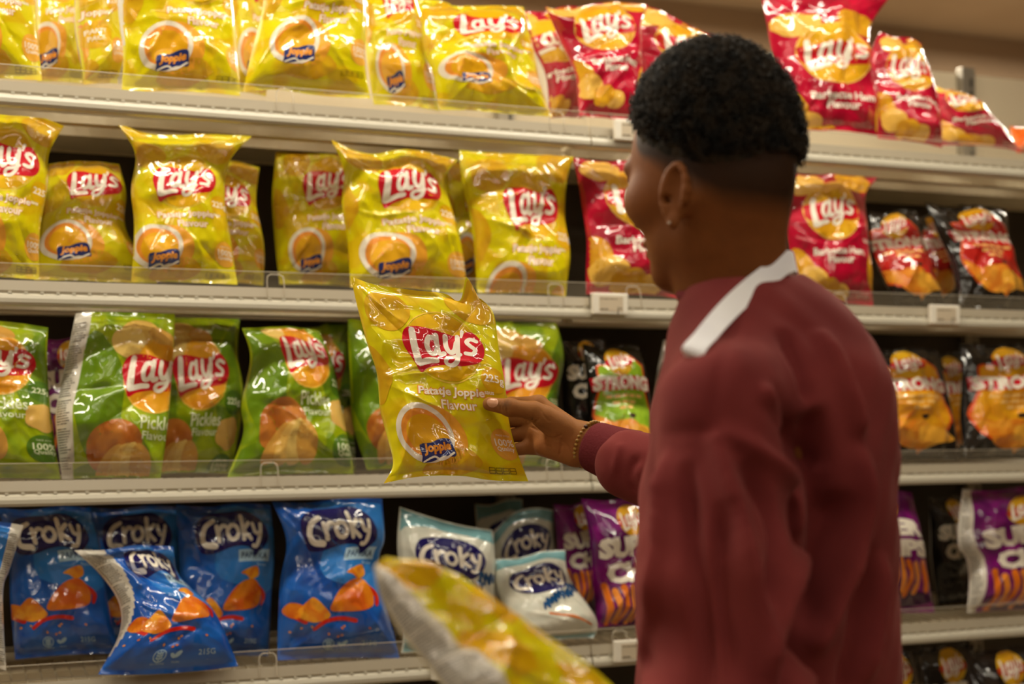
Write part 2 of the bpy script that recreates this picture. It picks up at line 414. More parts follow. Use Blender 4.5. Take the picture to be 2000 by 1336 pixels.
def art_croky():
    a = Art(); wordmark_blob(a, .52, 1.14, .68, 2, -.0)
    a.ell(.8, 1.0, .5, .42, film('clight', (44, 126, 210)), 1, .2, wob=.1, seed=2)
    pl = film('clabel', (176, 210, 232)); a.poly([(.57, .86), (.91, .87), (.92, .98), (.57, .97)], pl, 1.8)
    a.text('PAPRIKA', .745, .92, .29, film('cink', (16, 44, 96)), 2.4, bold=.015, height=.055); a.text('flavour', .83, .84, .11, pl, 2)
    o1 = film('cchip', (232, 134, 22), (216, 96, 20), .35, .65, 7); o2 = film('cchip2', (244, 164, 36), (226, 122, 24), .4, .6, 9); rd = film('cred', (206, 34, 18))
    a.poly([(.42,.44),(.5,.58),(.62,.68),(.76,.70),(.84,.60),(.83,.48),(.72,.43),(.56,.42)], o1, 2.2, True, 4)
    a.poly([(.12,.40),(.2,.50),(.28,.55),(.38,.46),(.42,.38),(.30,.33),(.2,.35)], o2, 2.2, True, 4)
    a.poly([(.0,.42),(.06,.5),(.18,.48),(.2,.4),(.1,.36)], o1, 1.8, True, 4)
    a.poly([(.60,.76),(.68,.80),(.78,.82),(.80,.74),(.72,.70),(.66,.74)], o2, 2, True, 4)
    a.stroke([(.28, .27), (.38, .34), (.52, .36), (.64, .34)], (.03, .04), rd, 2.6); a.stroke([(.80, .62), (.88, .56), (.86, .48)], (.07, .03), rd, 1.8)
    a.stroke([(.08, .40), (.2, .34)], (.05, .05), rd, 1.7)
    rnd = random.Random(5)
    for i in range(9): a.ell(rnd.uniform(.05, .8), rnd.uniform(.2, .30), .014, .01, o2, 2, rnd.uniform(0, 3), n=5)
    a.ring(.40, .135, .042, .050, pl, 2, 20); a.stroke([(.40, .10), (.40, .17)], .01, pl, 2.2)
    for k in (-1, 1):
        for j in range(3): a.ell(.40+k*.016, .115+.02*j, .012, .008, pl, 2.2, k*.7, n=8)
    a.ell(.54, .14, .035, .018, pl, 2, .7, n=12); a.ell(.50, .13, .025, .015, pl, 2, 2.4, n=12)
    a.text('GLUTENVRIJ', .40, .075, .1, pl, 2); a.text('VEGAN', .53, .085, .06, pl, 2); a.text('215G', .76, .14, .13, pl, 2, bold=.01)
    return a
def art_croky_white():
    a = Art(); wordmark_blob(a, .50, .98, .66, 2, .05, oval=True)
    t1 = film('wteal', (120, 170, 176)); tb = film('wblue', (24, 84, 140)); og = film('worange', (226, 120, 30))
    a.poly([(0, 1.4), (0, 1.15), (.06, 1.22), (.3, 1.27), (.7, 1.27), (1, 1.22), (1, 1.4)], t1, 1); a.poly([(0, 0), (1, 0), (1, .1), (.6, .07), (.2, .09), (0, .14)], t1, 1)
    rnd = random.Random(3)
    for i in range(10):
        x = .42+.055*i; y = .56+.03*i+rnd.uniform(-.05, .05)
        a.stroke([(x-.03, y-.05), (x, y+.06), (x+.03, y-.04), (x+.05, y+.05)], .03, tb, 2.2)
    for i in range(8): a.stroke([(.42+.03*i, .40-.012*i), (.60+.035*i, .33-.02*i)], (.035, .02), og, 1.8+.2*(i % 3), smooth=False)
    return a
def art_strong(kind):
    a = Art(); c, c2 = {'red': ((176, 16, 22), (206, 34, 26)), 'green': ((128, 170, 30), (150, 190, 40)), 'orange': ((228, 150, 24), (240, 170, 30))}[kind]
    pn = film('s' + kind, c, c2, .4, .6, 5); ed = film('sedge', (226, 84, 26)); wt = film('logowhite', (248, 240, 224)); rd = film('logored', (205, 14, 38))
    sh = [(.12, 1.12), (.3, 1.15), (.32, 1.27), (.68, 1.27), (.7, 1.15), (.88, 1.12), (.90, .8), (.97, .55), (.86, .3), (.62, .16), (.38, .16), (.14, .3), (.03, .55), (.10, .8)]
    a.poly(sh, ed, 1, True, 3); a.poly([(.5+(x-.5)*.93, .7+(y-.7)*.955) for x, y in sh], pn, 1.5, True, 3)
    a.ell(.5, 1.17, .21, .19, film('bgold', (222, 160, 24)), 2.1); a.poly([(.30, 1.2), (.5, 1.25), (.7, 1.2), (.7, 1.12), (.5, 1.09), (.3, 1.12)], rd, 2.4, True, 3); wordmark_round(a, .5, 1.175, .38, 2.5, banner=False)
    a.poly([(.04, .82), (.96, .82), (.98, .98), (.02, .98)], rd, 2.1); a.text('STRONG', .5, .905, .9, wt, 2.7, bold=.06, height=.17)
    lt = film('sline', (250, 200, 120) if kind != 'green' else (226, 236, 180))
    for i, (w, n_) in enumerate([(.62, 5), (.40, 3), (.24, 2)]):
        x = .52-w/2
        for k in range(n_):
            q = w/n_; a.poly([(x+k*q, .73-i*.07), (x+k*q+q*.8, .73-i*.07), (x+k*q+q*.8, .765-i*.07), (x+k*q, .765-i*.07)], lt, 2.2)
    o1 = film('schip', (238, 160, 50), (228, 132, 34), .4, .6, 6)
    a.poly([(.05, .55), (.2, .48), (.38, .38), (.3, .26), (.15, .32)], o1, 2.2, True, 3); a.ell(.45, .30, .22, .18, o1, 2.5, .2, wob=.06, seed=2)
    a.poly([(.5, .38), (.8, .36), (1.0, .25), (.75, .18), (.55, .12)], film('schip2', (246, 178, 60)), 2.8, True, 3); a.poly([(.4, .22), (.65, .2), (.55, .06)], o1, 2.9)
    a.ell(.57, .50, .05, .03, film('sdot', (60, 40, 30)), 2.8)
    return a
def art_super(dark=False):
    a = Art(); wt = film('cream', (236, 226, 206)) if dark else film('logowhite', (248, 240, 224))
    a.ell(.52, 1.22, .19, .15, film('bgold', (222, 160, 24)), 1.5); a.poly([(.34, 1.24), (.52, 1.28), (.70, 1.24), (.70, 1.18), (.52, 1.15), (.34, 1.18)], film('sred2', (190, 60, 20)), 1.8, True, 3); wordmark_round(a, .52, 1.22, .34, 2, banner=False)
    a.text('SUPER', .5, .98, .88, wt, 2.2, bold=.07, height=.20, arc=-.03); a.text('CHIPS', .54, .74, .84, wt, 2.2, bold=.07, height=.20, arc=-.02)
    if not dark: 
        rnd = random.Random(2)
        for i in range(9):
            x = .08+.1*i; a.stroke([(x, .58+rnd.uniform(-.03, .03)), (x+.03, .42), (x-.02+rnd.uniform(-.05, .05), .26+rnd.uniform(-.06, .04))], (.07, .06), film('fry%d' % (i % 2), [(232, 120, 28), (244, 148, 50)][i % 2]), 1.5+.3*(i % 3), n=3)
        a.ell(.5, .16, .5, .1, film('sdeep', (60, 10, 60)), 1)
    return a
def art_plain(): return Art()
def art_gold():
    a = Art(); g = film('jgold', (226, 174, 8), (230, 184, 10))
    for i, (x, y, rx, ry) in enumerate([(.2, 1.2, .22, .12), (.75, 1.25, .25, .1), (.55, .85, .2, .14), (.15, .6, .16, .2), (.8, .5, .22, .14), (.45, .2, .2, .12)]): a.ell(x, y, rx, ry, g, 1, .3*i, wob=.12, seed=i)
    return a

def compile_art(a, mats, NU=NU, NV=NV):
    """cut the art on the bag grid -> (verts uv, layer), triangles, material index"""
    bm = bmesh.new(); lay = bm.verts.layers.float.new('lay')
    for (L, mt, V, Fc) in a.items:
        if mt not in mats: mats.append(mt)
        k = mats.index(mt); vs = []
        for x, y in V:
            v = bm.verts.new((x, 1-y/AR, 0)); v[lay] = L; vs.append(v)
        for f in Fc:
            try: nf = bm.faces.new([vs[i] for i in f]); nf.material_index = k
            except ValueError: pass
    if not bm.faces: bm.free(); return None
    bmesh.ops.triangulate(bm, faces=[f for f in bm.faces if len(f.verts) > 4])
    for axis, N in ((0, NU), (1, NV)):
        for k in range(0, N+1):
            co = k/N; c3 = [0, 0, 0]; c3[axis] = co; n3 = [0, 0, 0]; n3[axis] = 1
            fs = [f for f in bm.faces if min(v.co[axis] for v in f.verts) < co-1e-6 and max(v.co[axis] for v in f.verts) > co+1e-6]
            if fs:
                es = {e for f in fs for e in f.edges}; vs = {v for f in fs for v in f.verts}
                bmesh.ops.bisect_plane(bm, geom=list(vs)+list(es)+fs, dist=1e-7, plane_co=c3, plane_no=n3)
    dead = [f for f in bm.faces if not (0 <= f.calc_center_median().x <= 1 and 0 <= f.calc_center_median().y <= 1)]
    bmesh.ops.delete(bm, geom=dead, context='FACES')
    bmesh.ops.triangulate(bm, faces=bm.faces)
    bm.verts.index_update()
    uv = np.array([(v.co.x, v.co.y) for v in bm.verts]); Ls = np.array([v[lay] for v in bm.verts])
    T = np.array([[v.index for v in f.verts] for f in bm.faces], np.int32); mi = np.array([f.material_index for f in bm.faces])
    bm.free()
    return uv, Ls, T, mi
BODY = {'joppie': ((226, 212, 4), (222, 188, 6), .50, .60), 'bbq': ((196, 6, 52), (158, 4, 40), .45, .65), 'pickles': ((160, 180, 10), (122, 154, 14), .48, .60),
        'croky': ((24, 100, 196), (16, 78, 168), .4, .6), 'white': ((232, 230, 214), (220, 222, 208), .4, .6), 'red': ((22, 20, 18),), 'green': ((22, 22, 18),), 'orange': ((22, 20, 18),),
        'super': ((136, 12, 122), (96, 6, 92), .4, .6), 'dark': ((24, 20, 20),), 'amber': ((226, 110, 30), (214, 90, 30), .4, .6)}
BACKM = film('backside', (218, 212, 198))
ARTS = {'joppie': art_joppie, 'bbq': art_bbq, 'pickles': art_pickles, 'croky': art_croky, 'white': art_croky_white, 'red': lambda: art_strong('red'), 'green': lambda: art_strong('green'),
        'orange': lambda: art_strong('orange'), 'super': art_super, 'dark': lambda: art_super(True), 'amber': art_plain, 'gold': art_gold, 'party': lambda: art_joppie(True)}
DES = {}
def design(k):
    if k == 'joppie2':                     # the same print, cut on a grid twice as fine for the bag in focus
        if k not in DES: m2 = list(design('joppie')[0]); DES[k] = (m2, compile_art(art_joppie(), m2, 2*NU, 2*NV))
        return DES[k]
    if k not in DES:
        b = BODY['joppie' if k in ('party', 'gold') else k]
        mats = [film('body_' + ('joppie' if k in ('party', 'gold') else k), *b[:1], *([b[1]] if len(b) > 1 else []), **(dict(lo=b[2], hi=b[3]) if len(b) > 2 else {})), BACKM, film('print_small', (140, 136, 126))]
        DES[k] = (mats, compile_art(ARTS[k](), mats))
    return DES[k]

# ------------------------------------------------------------------ bags
def perlin(x, y, seed):
    rs = np.random.RandomState(seed % 100000); g = rs.rand(64, 64)*2*np.pi
    xi = np.floor(x).astype(int); yi = np.floor(y).astype(int); xf_ = x-xi; yf_ = y-yi
    def gr(ix, iy, dx, dy): a = g[ix % 64, iy % 64]; return np.cos(a)*dx+np.sin(a)*dy
    u = xf_**3*(xf_*(xf_*6-15)+10); v = yf_**3*(yf_*(yf_*6-15)+10)
    n = (gr(xi, yi, xf_, yf_)*(1-u)+gr(xi+1, yi, xf_-1, yf_)*u)*(1-v)+(gr(xi, yi+1, xf_, yf_-1)*(1-u)+gr(xi+1, yi+1, xf_-1, yf_-1)*u)*v
    return n*1.4
def ridge(x, y, seed, e=.05): n = perlin(x, y, seed); return 1-np.sqrt(n*n+e*e)*2
def facet(x, y, seed):
    """flat random triangles that meet in sharp creases, like crumpled foil"""
    g = np.random.RandomState(seed % 99991).rand(64, 64)*2-1
    x = x+y*.5; xi = np.floor(x).astype(int); yi = np.floor(y).astype(int); fx = x-xi; fy = y-yi
    h = lambda i, j: g[i % 64, j % 64]
    h00, h10, h01, h11 = h(xi, yi), h(xi+1, yi), h(xi, yi+1), h(xi+1, yi+1)
    return np.where(fx > fy, h00+fx*(h10-h00)+fy*(h11-h10), h00+fy*(h01-h00)+fx*(h11-h01))
def polyl(pts, t, smooth=True):
    """point on a polyline at the fraction t of its length"""
    pts = np.array(catmull(pts, 8) if smooth and len(pts) > 2 else pts, float)
    d = np.concatenate([[0], np.cumsum(np.linalg.norm(np.diff(pts, axis=0), axis=1))]); d /= d[-1]
    return np.stack([np.interp(t, d, pts[:, 0]), np.interp(t, d, pts[:, 1])], -1)
def bag(design_key, label, group, L, R, top=None, bot=None, Y=(.10, .055), yaw=0.0, T=.045, crum=1.0, seed=0, win=(0., 1.), depth=None, TB=None, pull=0, name='crisp_bag', over=False, spikes=(), vw=(0., 1.)):
    """L and R: the outline of the left and right side seen in the photo, top to bottom; Y: distance behind the shelf's front edge at top and bottom"""
    mats, art = design(design_key)
    NU, NV = (120, 168) if design_key == 'joppie2' else (60, 84)
    u = np.linspace(0, 1, NU+1); v = np.linspace(0, 1, NV+1)
    l = polyl(L, v); r = polyl(R, v)
    if top is None: top = [L[0], ((L[0][0]*2+R[0][0])/3, (L[0][1]*2+R[0][1])/3+4), ((L[0][0]+2*R[0][0])/3, (L[0][1]+2*R[0][1])/3-3), R[0]]
    if bot is None: bot = [L[-1], ((L[-1][0]+R[-1][0])/2, (L[-1][1]+R[-1][1])/2-3), R[-1]]
    tp = polyl(top, u); bt = polyl(bot, u)
    U, V = np.meshgrid(u, v, indexing='ij'); U3, V3 = U[..., None], V[..., None]
    cs = (1-U3)*l[None]+U3*r[None]+(1-V3)*tp[:, None]+V3*bt[:, None]-((1-U3)*(1-V3)*l[0]+U3*(1-V3)*r[0]+(1-U3)*V3*l[-1]+U3*V3*r[-1])
    for u0, wu, dx_, dy_, dvv in spikes: cs = cs+(np.exp(-((U-u0)/wu)**2)*np.exp(-(V/dvv)**2))[..., None]*np.array([dx_, dy_])
    if depth is None:
        YY = Y[0]*(1-V)+Y[1]*V+yaw*(U-.5)
        p = onY(cs[..., 0], cs[..., 1], YY)
    else:
        D = (1-U)*(1-V)*depth[0]+U*(1-V)*depth[1]+(1-U)*V*depth[2]+U*V*depth[3]
        p = P(cs[..., 0], cs[..., 1], D)
    e1 = p[-1].mean(0)-p[0].mean(0); e2 = p[:, -1].mean(0)-p[:, 0].mean(0)
    w, h = np.linalg.norm(e1), np.linalg.norm(e2); n = np.cross(e2, e1); n /= np.linalg.norm(n)
    if n @ (CAM-p.mean((0, 1))) < 0: n = -n
    env_u = np.clip(1-np.abs(2*U-1)**2.8, 0, 1)**.62
    vs = np.clip((V-.035)/.93, 0, 1); env_v = np.clip(1-np.abs(2*vs-1)**3.2, 0, 1)**.75
    rs = random.Random(seed); B = T*env_u*env_v*(.80+.28*V)
    X, Z = U*w, V*h; o1, o2 = rs.uniform(3, 30), rs.uniform(3, 30)
    wx = .012*perlin(X/.07+o2, Z/.07+o1, seed+5); wz = .012*perlin(X/.07+o1, Z/.07+o2, seed+6)
    c = .0075*(ridge((X+wx)/.125+o1, (Z+wz)/.11+o2, seed+1, .03)-.5)+.0105*facet((X+2*wx)/.062+o2, (Z+2*wz)/.058+o1, seed+2)+.0046*facet((X+wz)/.027+o2, (Z+wx)/.029+o1, seed+3)+.0012*(ridge((X+wz)/.022+o2, (Z+wx)/.025+o1, seed+4, .04)-.5)
    for k in range(9):                     # long pulled creases that run out from the corners and the sides
        cx, cz = rs.choice([(0, 0), (w, 0), (0, h), (w, h), (0, h*.5), (w, h*.4)]); an = math.atan2(h*.5-cz, w*.5-cx)+rs.uniform(-.5, .5)
        dx, dz = X-cx, Z-cz; al = dx*math.cos(an)+dz*math.sin(an); ac = -dx*math.sin(an)+dz*math.cos(an)
        ln = rs.uniform(.08, .2); c = c+rs.choice((-1, 1, 1))*.0055*np.exp(-np.abs(ac)/.006-np.abs(al)*.02)*np.clip(1-np.abs(al-ln*.5)/(ln*.5), 0, 1)
    puck = np.exp(-V/.10)+np.exp(-(1-V)/.07)
    c = c*crum*(.30+.70*np.minimum(env_u, env_v)) + .0030*crum*puck*np.sin(U*w/.0085*1.0+3*perlin(U*5+o1, V*3, seed+9))*np.clip(env_u*1.3, .2, 1)
    edge = np.clip(np.minimum(U, 1-U)*14, 0, 1)*np.clip(np.minimum(V, 1-V)*25+.25, 0, 1)
    sway = .010*crum*perlin(X/.16+o2, Z/.12+o1, seed+7)
    Fr = p+n*((B+c*edge+sway)[..., None])+n*.0004
    Bk = p-n*((np.maximum(B*(.75 if TB is None else TB), -(c*edge)+.0006)-sway)[..., None])
    if depth is None:                      # rest on the deck and stay behind the lip
        k = min(range(5), key=lambda q: abs(ZB[q]+.18-Fr[..., 2].mean())); zd = ZB[k]+DECK+.001
        for A3 in (Fr, Bk):
            A3[..., 2] = np.maximum(A3[..., 2], zd+.0004*(A3 is Fr))
            if not over: low = A3[..., 2] < ZB[k]+.10; A3[..., 1] = np.where(low, np.maximum(A3[..., 1], .0055+.0008*(A3 is Bk)), A3[..., 1])
            A3[..., 1] = np.minimum(A3[..., 1], BACK-.006-.001*(A3 is Fr)); A3[..., 2] = np.minimum(A3[..., 2], (ZB[k-1]-.002 if k > 0 else 9)-.0008*(A3 is Bk))
    nx, ny = NU+1, NV+1
    idx = np.arange(nx*ny).reshape(nx, ny)
    q = np.stack([idx[:-1, :-1], idx[:-1, 1:], idx[1:, 1:], idx[1:, :-1]], -1).reshape(-1, 4)
    # rim: join the front and back borders
    ring_ = np.concatenate([idx[:, 0], idx[-1, 1:], idx[-2::-1, -1], idx[0, -2:0:-1]]); r2 = np.roll(ring_, -1); nb = nx*ny
    rim = np.stack([ring_, r2, r2+nb, ring_+nb], -1)
    a0, a1 = win; a0t, a0b = a0 if isinstance(a0, tuple) else (a0, a0); A0 = a0t*(1-V)+a0b*V; PU = (U-A0)/(a1-A0)
    cu = ((idx[:-1, :-1]*0+1)*((U[:-1, :-1]+U[1:, 1:])/2)); cpu = (cu-A0[:-1, :-1])/(a1-A0[:-1, :-1])
    mi_f = np.where(((cpu < 0) & (max(a0t, a0b) > .05)) | ((cpu > 1) & (a1 < .93)), 1, 0).reshape(-1)
    du = np.gradient(Fr, axis=0); dv = np.gradient(Fr, axis=1); nf = np.cross(dv, du); nf /= np.linalg.norm(nf, axis=-1, keepdims=True)+1e-12
    if (nf.reshape(-1, 3) @ n).mean() < 0: nf = -nf
    du = np.gradient(Bk, axis=0); dv = np.gradient(Bk, axis=1); nbk = np.cross(dv, du); nbk /= np.linalg.norm(nbk, axis=-1, keepdims=True)+1e-12
    if (nbk.reshape(-1, 3) @ n).mean() > 0: nbk = -nbk
    VV = [Fr.reshape(-1, 3), Bk.reshape(-1, 3)]; NN = [nf.reshape(-1, 3), nbk.reshape(-1, 3)]
    uvp = np.stack([PU+seed*.37, 1-V], -1).reshape(-1, 2); UVS = [uvp, uvp]
    flip = np.cross(Fr[1, 0]-Fr[0, 0], Fr[0, 1]-Fr[0, 0]) @ n > 0
    qf = q[:, ::-1] if flip else q; qb = (q if flip else q[:, ::-1])+nb
    faces = [qf, qb, rim]; mi = [mi_f, np.ones(len(qb), int), np.zeros(len(rim), int)]
    def sample(A, uu, vv):
        gx = np.clip(uu*NU, 0, NU-1e-6); gy = np.clip(vv*NV, 0, NV-1e-6); ix = gx.astype(int); iy = gy.astype(int); fx = (gx-ix)[:, None]; fy = (gy-iy)[:, None]
        return A[ix, iy]*(1-fx)*(1-fy)+A[ix+1, iy]*fx*(1-fy)+A[ix, iy+1]*(1-fx)*fy+A[ix+1, iy+1]*fx*fy
    tris = []; tmi = []
    base = 2*nb
    if art is not None:
        auv, Ls, TT, am = art; vv_ = vw[0]+auv[:, 1]*(vw[1]-vw[0]); ua = a0t*(1-vv_)+a0b*vv_; uu = ua+auv[:, 0]*(a1-ua); keep = (uu[TT] > .004).all(1) & (uu[TT] < .996).all(1) & (vv_[TT] > .004).all(1) & (vv_[TT] < .996).all(1); TT = TT[keep]; am = am[keep]
        pos = sample(Fr, uu, vv_); nn = sample(nf, uu, vv_); nn /= np.linalg.norm(nn, axis=1, keepdims=True)
        VV.append(pos+nn*(.00025+.00022*Ls)[:, None]); NN.append(nn); UVS.append(np.stack([auv[:, 0]+seed*.37, 1-auv[:, 1]], 1))
        t0 = TT[0] if len(TT) else None
        A = VV[-1]; fn = np.cross(A[TT[:, 1]]-A[TT[:, 0]], A[TT[:, 2]]-A[TT[:, 0]]); bad = (fn*nn[TT[:, 0]]).sum(1) < 0
        TT = TT.copy(); TT[bad] = TT[bad][:, ::-1]
        tris.append(TT+base); tmi.append(am); base += len(auv)
    if max(a0t, a0b) > .05 or a1 < .93:       # small print on the part of the back that turns into view
        rows = []
        for k in range(58):
            vv = .07+k*.0152; av = a0t*(1-vv)+a0b*vv
            if k % 11 == 8 or (max(a0t, a0b) > .05 and av < .05): continue
            lo_, hi_ = (0.012, av-.02) if max(a0t, a0b) > .05 else (a1+.02, .988)
            s_ = np.linspace(lo_, lo_+(hi_-lo_)*rs.uniform(.6, 1), 7)
            for j in range(6): rows.append((s_[j], s_[j]+(s_[j+1]-s_[j])*rs.uniform(.5, .95), vv, vv+.0045))
        rows = np.array(rows); pu = np.stack([rows[:, 0], rows[:, 1], rows[:, 1], rows[:, 0]], 1).reshape(-1); pv = np.stack([rows[:, 2], rows[:, 2], rows[:, 3], rows[:, 3]], 1).reshape(-1)
        pos = sample(Fr, pu, pv); nn = sample(nf, pu, pv); VV.append(pos+nn*.0006); NN.append(nn); UVS.append(np.stack([pu, pv], 1))
        qq = np.arange(len(pu)).reshape(-1, 4)+base; faces.append(qq if not flip else qq); mi.append(np.full(len(qq), 2)); base += len(pu)
    V_ = np.concatenate(VV); N_ = np.concatenate(NN); UV_ = np.concatenate(UVS)
    faces += tris; mi += tmi
    o = mesh_np(name, V_, faces, mats, np.concatenate(mi), N_, UV_)
    prop(o, label, 'crisp bag', group)
    o['_z'] = 0; del o['_z']
    return o

# ------------------------------------------------------------------ the room
def struct(name, mb, m_): return prop(mb.build(name, m_), kind='structure')
for nm, a, b, mm in (('floor', (-6, -6, -.05), (8, 2.3, 0), 'floor'), ('ceiling', (-6, -6, CEIL), (8, 2.3, CEIL+.05), 'ceil'),
                     ('wall_back', (-6, 2.2, 0), (8, 2.3, CEIL), 'wallm'), ('wall_front', (-6, -6.1, 0), (8, -6, CEIL), 'wallm'),
                     ('wall_left', (-6.1, -6, 0), (-6, 2.3, CEIL), 'wallm'), ('wall_right', (8, -6, 0), (8.1, 2.3, CEIL), 'wallm')):
    q = MB(); q.box(a, b); struct(nm, q, M[mm])
M['lampdiff'] = mat('lamp_diffuser', (1, .9, .75, 1), .5); 
bb = M['lampdiff'].node_tree.nodes['Principled BSDF']; bb.inputs['Emission Color'].default_value = (*WARM, 1); bb.inputs['Emission Strength'].default_value = 6.0
M['lamphouse'] = mat('lamp_housing', srgb(225, 220, 210), .4)
for i, (x, y, k, w) in enumerate(LIGHTS):
    t = empty('ceiling_light', (x, y, CEIL), 'unseen white strip lamp with warm diffuser on the ceiling', 'ceiling light', 'strip lamps on the ceiling')  # also houses the rows added for glints and for the back wall
    q = MB(); q.box((x-.62, y-w*.5-.03, CEIL-.05), (x+.62, y+w*.5+.03, CEIL-.0005), bev=.006); q.build('housing', M['lamphouse'], t)
    q = MB(); q.box((x-.60, y-w*.5-.01, CEIL-.066), (x+.60, y+w*.5+.01, CEIL-.051), bev=.004); q.build('diffuser', M['lampdiff'], t)

# ------------------------------------------------------------------ shelving
ZB = [float(onY(1000., yy, 0.)[2]) for yy in (280, 621, 970, 1316)]
sp = (ZB[0]-ZB[3])/3; ZB = [ZB[0]-sp*k for k in range(5)]+[.10]
XJ = float(onY(1150., 600., 0.)[0]); XL, XR = XJ-1.62, XJ+1.62
DECK = .036; BACK = .50
TABS = {0: [(555, 185), (1085, 210), (1240, 225)], 1: [(537, 550), (1083, 565), (1235, 575), (1637, 580)], 2: [(525, 915), (1080, 910)], 3: [(522, 1290), (1208, 1230)]}
ORD = ['topmost', 'second', 'third', 'fourth', 'fifth', 'lowest']
for k, zb in enumerate(ZB):
    for side, (xa, xb) in (('left', (XL, XJ-.002)), ('right', (XJ+.002, XR))):
        t = empty('shelf', ((xa+xb)/2, 0, zb), '%s cream metal shelf in the %s bay, with %s' % (ORD[k], side, 'a clear front lip'), 'shelf', 'shelves of the gondola')
        q = MB(); q.prism([(0, .001), (-.011, .002), (-.016, .007), (-.0165, .014), (-.014, .020), (-.009, .0235), (.004, .0235), (.004, .001)], xa, xb)
        x = xa+.012
        while x < xb-.01: q.box((x-.0030, -.0125, .0230), (x+.0030, -.0075, .0268)); x += .0275
        q.v = [(a, b, c+zb) for a, b, c in q.v]; q.build('price_rail', M['rail'], t)
        q = MB(); q.prism([(-.008, .024), (-.0095, .0285), (-.005, .047), (-.001, .047), (-.001, .024)], xa, xb)
        q.v = [(a, b, c+zb) for a, b, c in q.v]; q.build('label_channel', M['railtop'], t)
        q = MB(); q.box((xa, .001, zb+.040), (xb, .0028, zb+.0775)); q.build('clear_lip', M['clear'], t)
        q = MB(); q.box((xa, .0005, zb+.0775), (xb, .0033, zb+.0787)); q.build('lip_edge', M['clear2'], t)
        # deck: wires at the front over two beams, solid sheet behind
        q = MB()
        n = int((xb-xa)/.027)
        for i in range(n+1):
            x = xa+.01+i*(xb-xa-.02)/n; q.tube([(x, .006, zb+.030), (x, .30, zb+.033)], .0017, 5)
        for y in (.012, .11, .21, .29): q.tube([(xa+.005, y, zb+.0285), (xb-.005, y, zb+.0285)], .0024, 6)
        q.build('wire_deck', M['wire'], t, smooth=True)
        q = MB(); q.box((xa+.01, .115, zb+.002), (xb-.01, .150, zb+.026)); q.box((xa+.01, .25, zb+.002), (xb-.01, .28, zb+.026)); q.build('cross_beam', M['steel'], t)
        q = MB(); q.box((xa+.002, .30, zb+.014), (xb-.002, BACK-.004, zb+.034)); q.build('deck_sheet', M['steel'], t)
    for (px_, py_) in TABS.get(k, []):
        c = onY(float(px_), float(py_), 0.); x = float(c[0]); side = 0 if x < XJ else 1
        q = MB(); w_ = .0165; z0, z1 = zb+.030, zb+.073
        pts = [(x-w_, -.0125, z0), (x-w_, -.0045, z1-.012), (x-w_*.9, -.003, z1-.004), (x-w_*.55, -.002, z1), (x+w_*.55, -.002, z1), (x+w_*.9, -.003, z1-.004), (x+w_, -.0045, z1-.012), (x+w_, -.0125, z0)]
        q.tube(pts, .0011, 5)
        par = [o for o in COL.objects if o.name.startswith('shelf') and abs(o.location.z-zb) < 1e-4 and (o.location.x < XJ) == (side == 0)][0]
        q.build('lip_clip', M['clear2'], par, smooth=True)
ztop = float(onY(1816., 138., BACK)[2])
for side, (xa, xb) in (('left', (XL, XJ-.001)), ('right', (XJ+.001, XR))):
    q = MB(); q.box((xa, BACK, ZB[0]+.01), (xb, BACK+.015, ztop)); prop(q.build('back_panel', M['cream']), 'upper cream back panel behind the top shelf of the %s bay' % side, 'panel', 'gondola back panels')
    q = MB(); q.box((xa, BACK, .0), (xb, BACK+.015, ZB[0]+.009)); prop(q.build('back_panel', M['dark']), 'lower back panel coloured dark as in shade behind the packed shelves of the %s bay' % side, 'panel', 'gondola back panels')
    q = MB(); q.box((xa, .03, 0), (xb, BACK-.035, .098)); prop(q.build('plinth', M['steel']), 'cream plinth under the lowest shelf of the %s bay' % side, 'plinth', 'gondola plinths')
for x, lb in ((XL+.02, 'grey slotted upright at the left end of the left bay'), (XJ, 'grey slotted upright where the two bays meet, behind the crisps'), (float(onY(1893., 160., BACK-.03)[0]), 'grey slotted upright above the slumped red bag at top right')):
    t = empty('upright_post', (x, BACK-.03, 0), lb, 'upright', 'gondola uprights')
    q = MB(); q.box((x-.022, BACK-.028, 0), (x+.022, BACK-.002, ztop+.012), bev=.002); q.build('post', M['post'], t)
    q = MB(); z = .3
    while z < ztop-.02:
        q.box((x+.004, BACK-.0290, z), (x+.012, BACK-.0275, z+.024)); z += .033
    q.build('slot_row', M['slot'], t)

# ------------------------------------------------------------------ price tags
def price_tag(k, px_, py_, label, w_=.082, h_=.045, blank=False):
    c = onY(float(px_), float(py_), -.02); x = float(c[0]); z = ZB[k]+.024 if py_ is None else float(c[2])
    t = empty('price_tag', (x, -.02, z), label, 'price tag', 'electronic price tags')
    q = MB(); q.box((x-w_/2, -.030, z-h_/2), (x+w_/2, -.0172, z+h_/2), bev=.003); q.build('tag_housing', M['tag'], t)
    if blank: return
    q = MB(); q.box((x-w_*.32, -.0308, z-h_*.34), (x+w_*.34, -.0298, z+h_*.34)); s = q.build('display', M['tagscreen'], t)
    a = Art(); a.text('1', .20, -.17, .02, M['tagink'], 1, bold=.02, height=.19); a.text('99', .27, -.12, .07, M['tagink'], 1, bold=.02)
    q = MB()
    for (L, mt, V, Fc) in a.items: q.add([(x+vx*w_, -.0311, z+vy*w_) for vx, vy in V], Fc)
    def bar(x0, x1, z0, z1): q.box((x+x0*w_, -.0311, z+z0*w_), (x+x1*w_, -.0305, z+z1*w_))
    for j, (x0, x1) in enumerate([(-.29, -.22), (-.20, -.05), (-.03, .10), (.12, .18)]): bar(x0, x1, .115, .13)
    for x0, x1 in ((-.29, -.19), (-.18, -.08)): bar(x0, x1, -.15, -.125)
    q.build('price_print', M['tagink'], t)
price_tag(1, 1189, 594, 'white electronic price tag hanging on the second rail left of the man')
price_tag(1, 1842, 615, 'white electronic price tag on the second rail at the right')
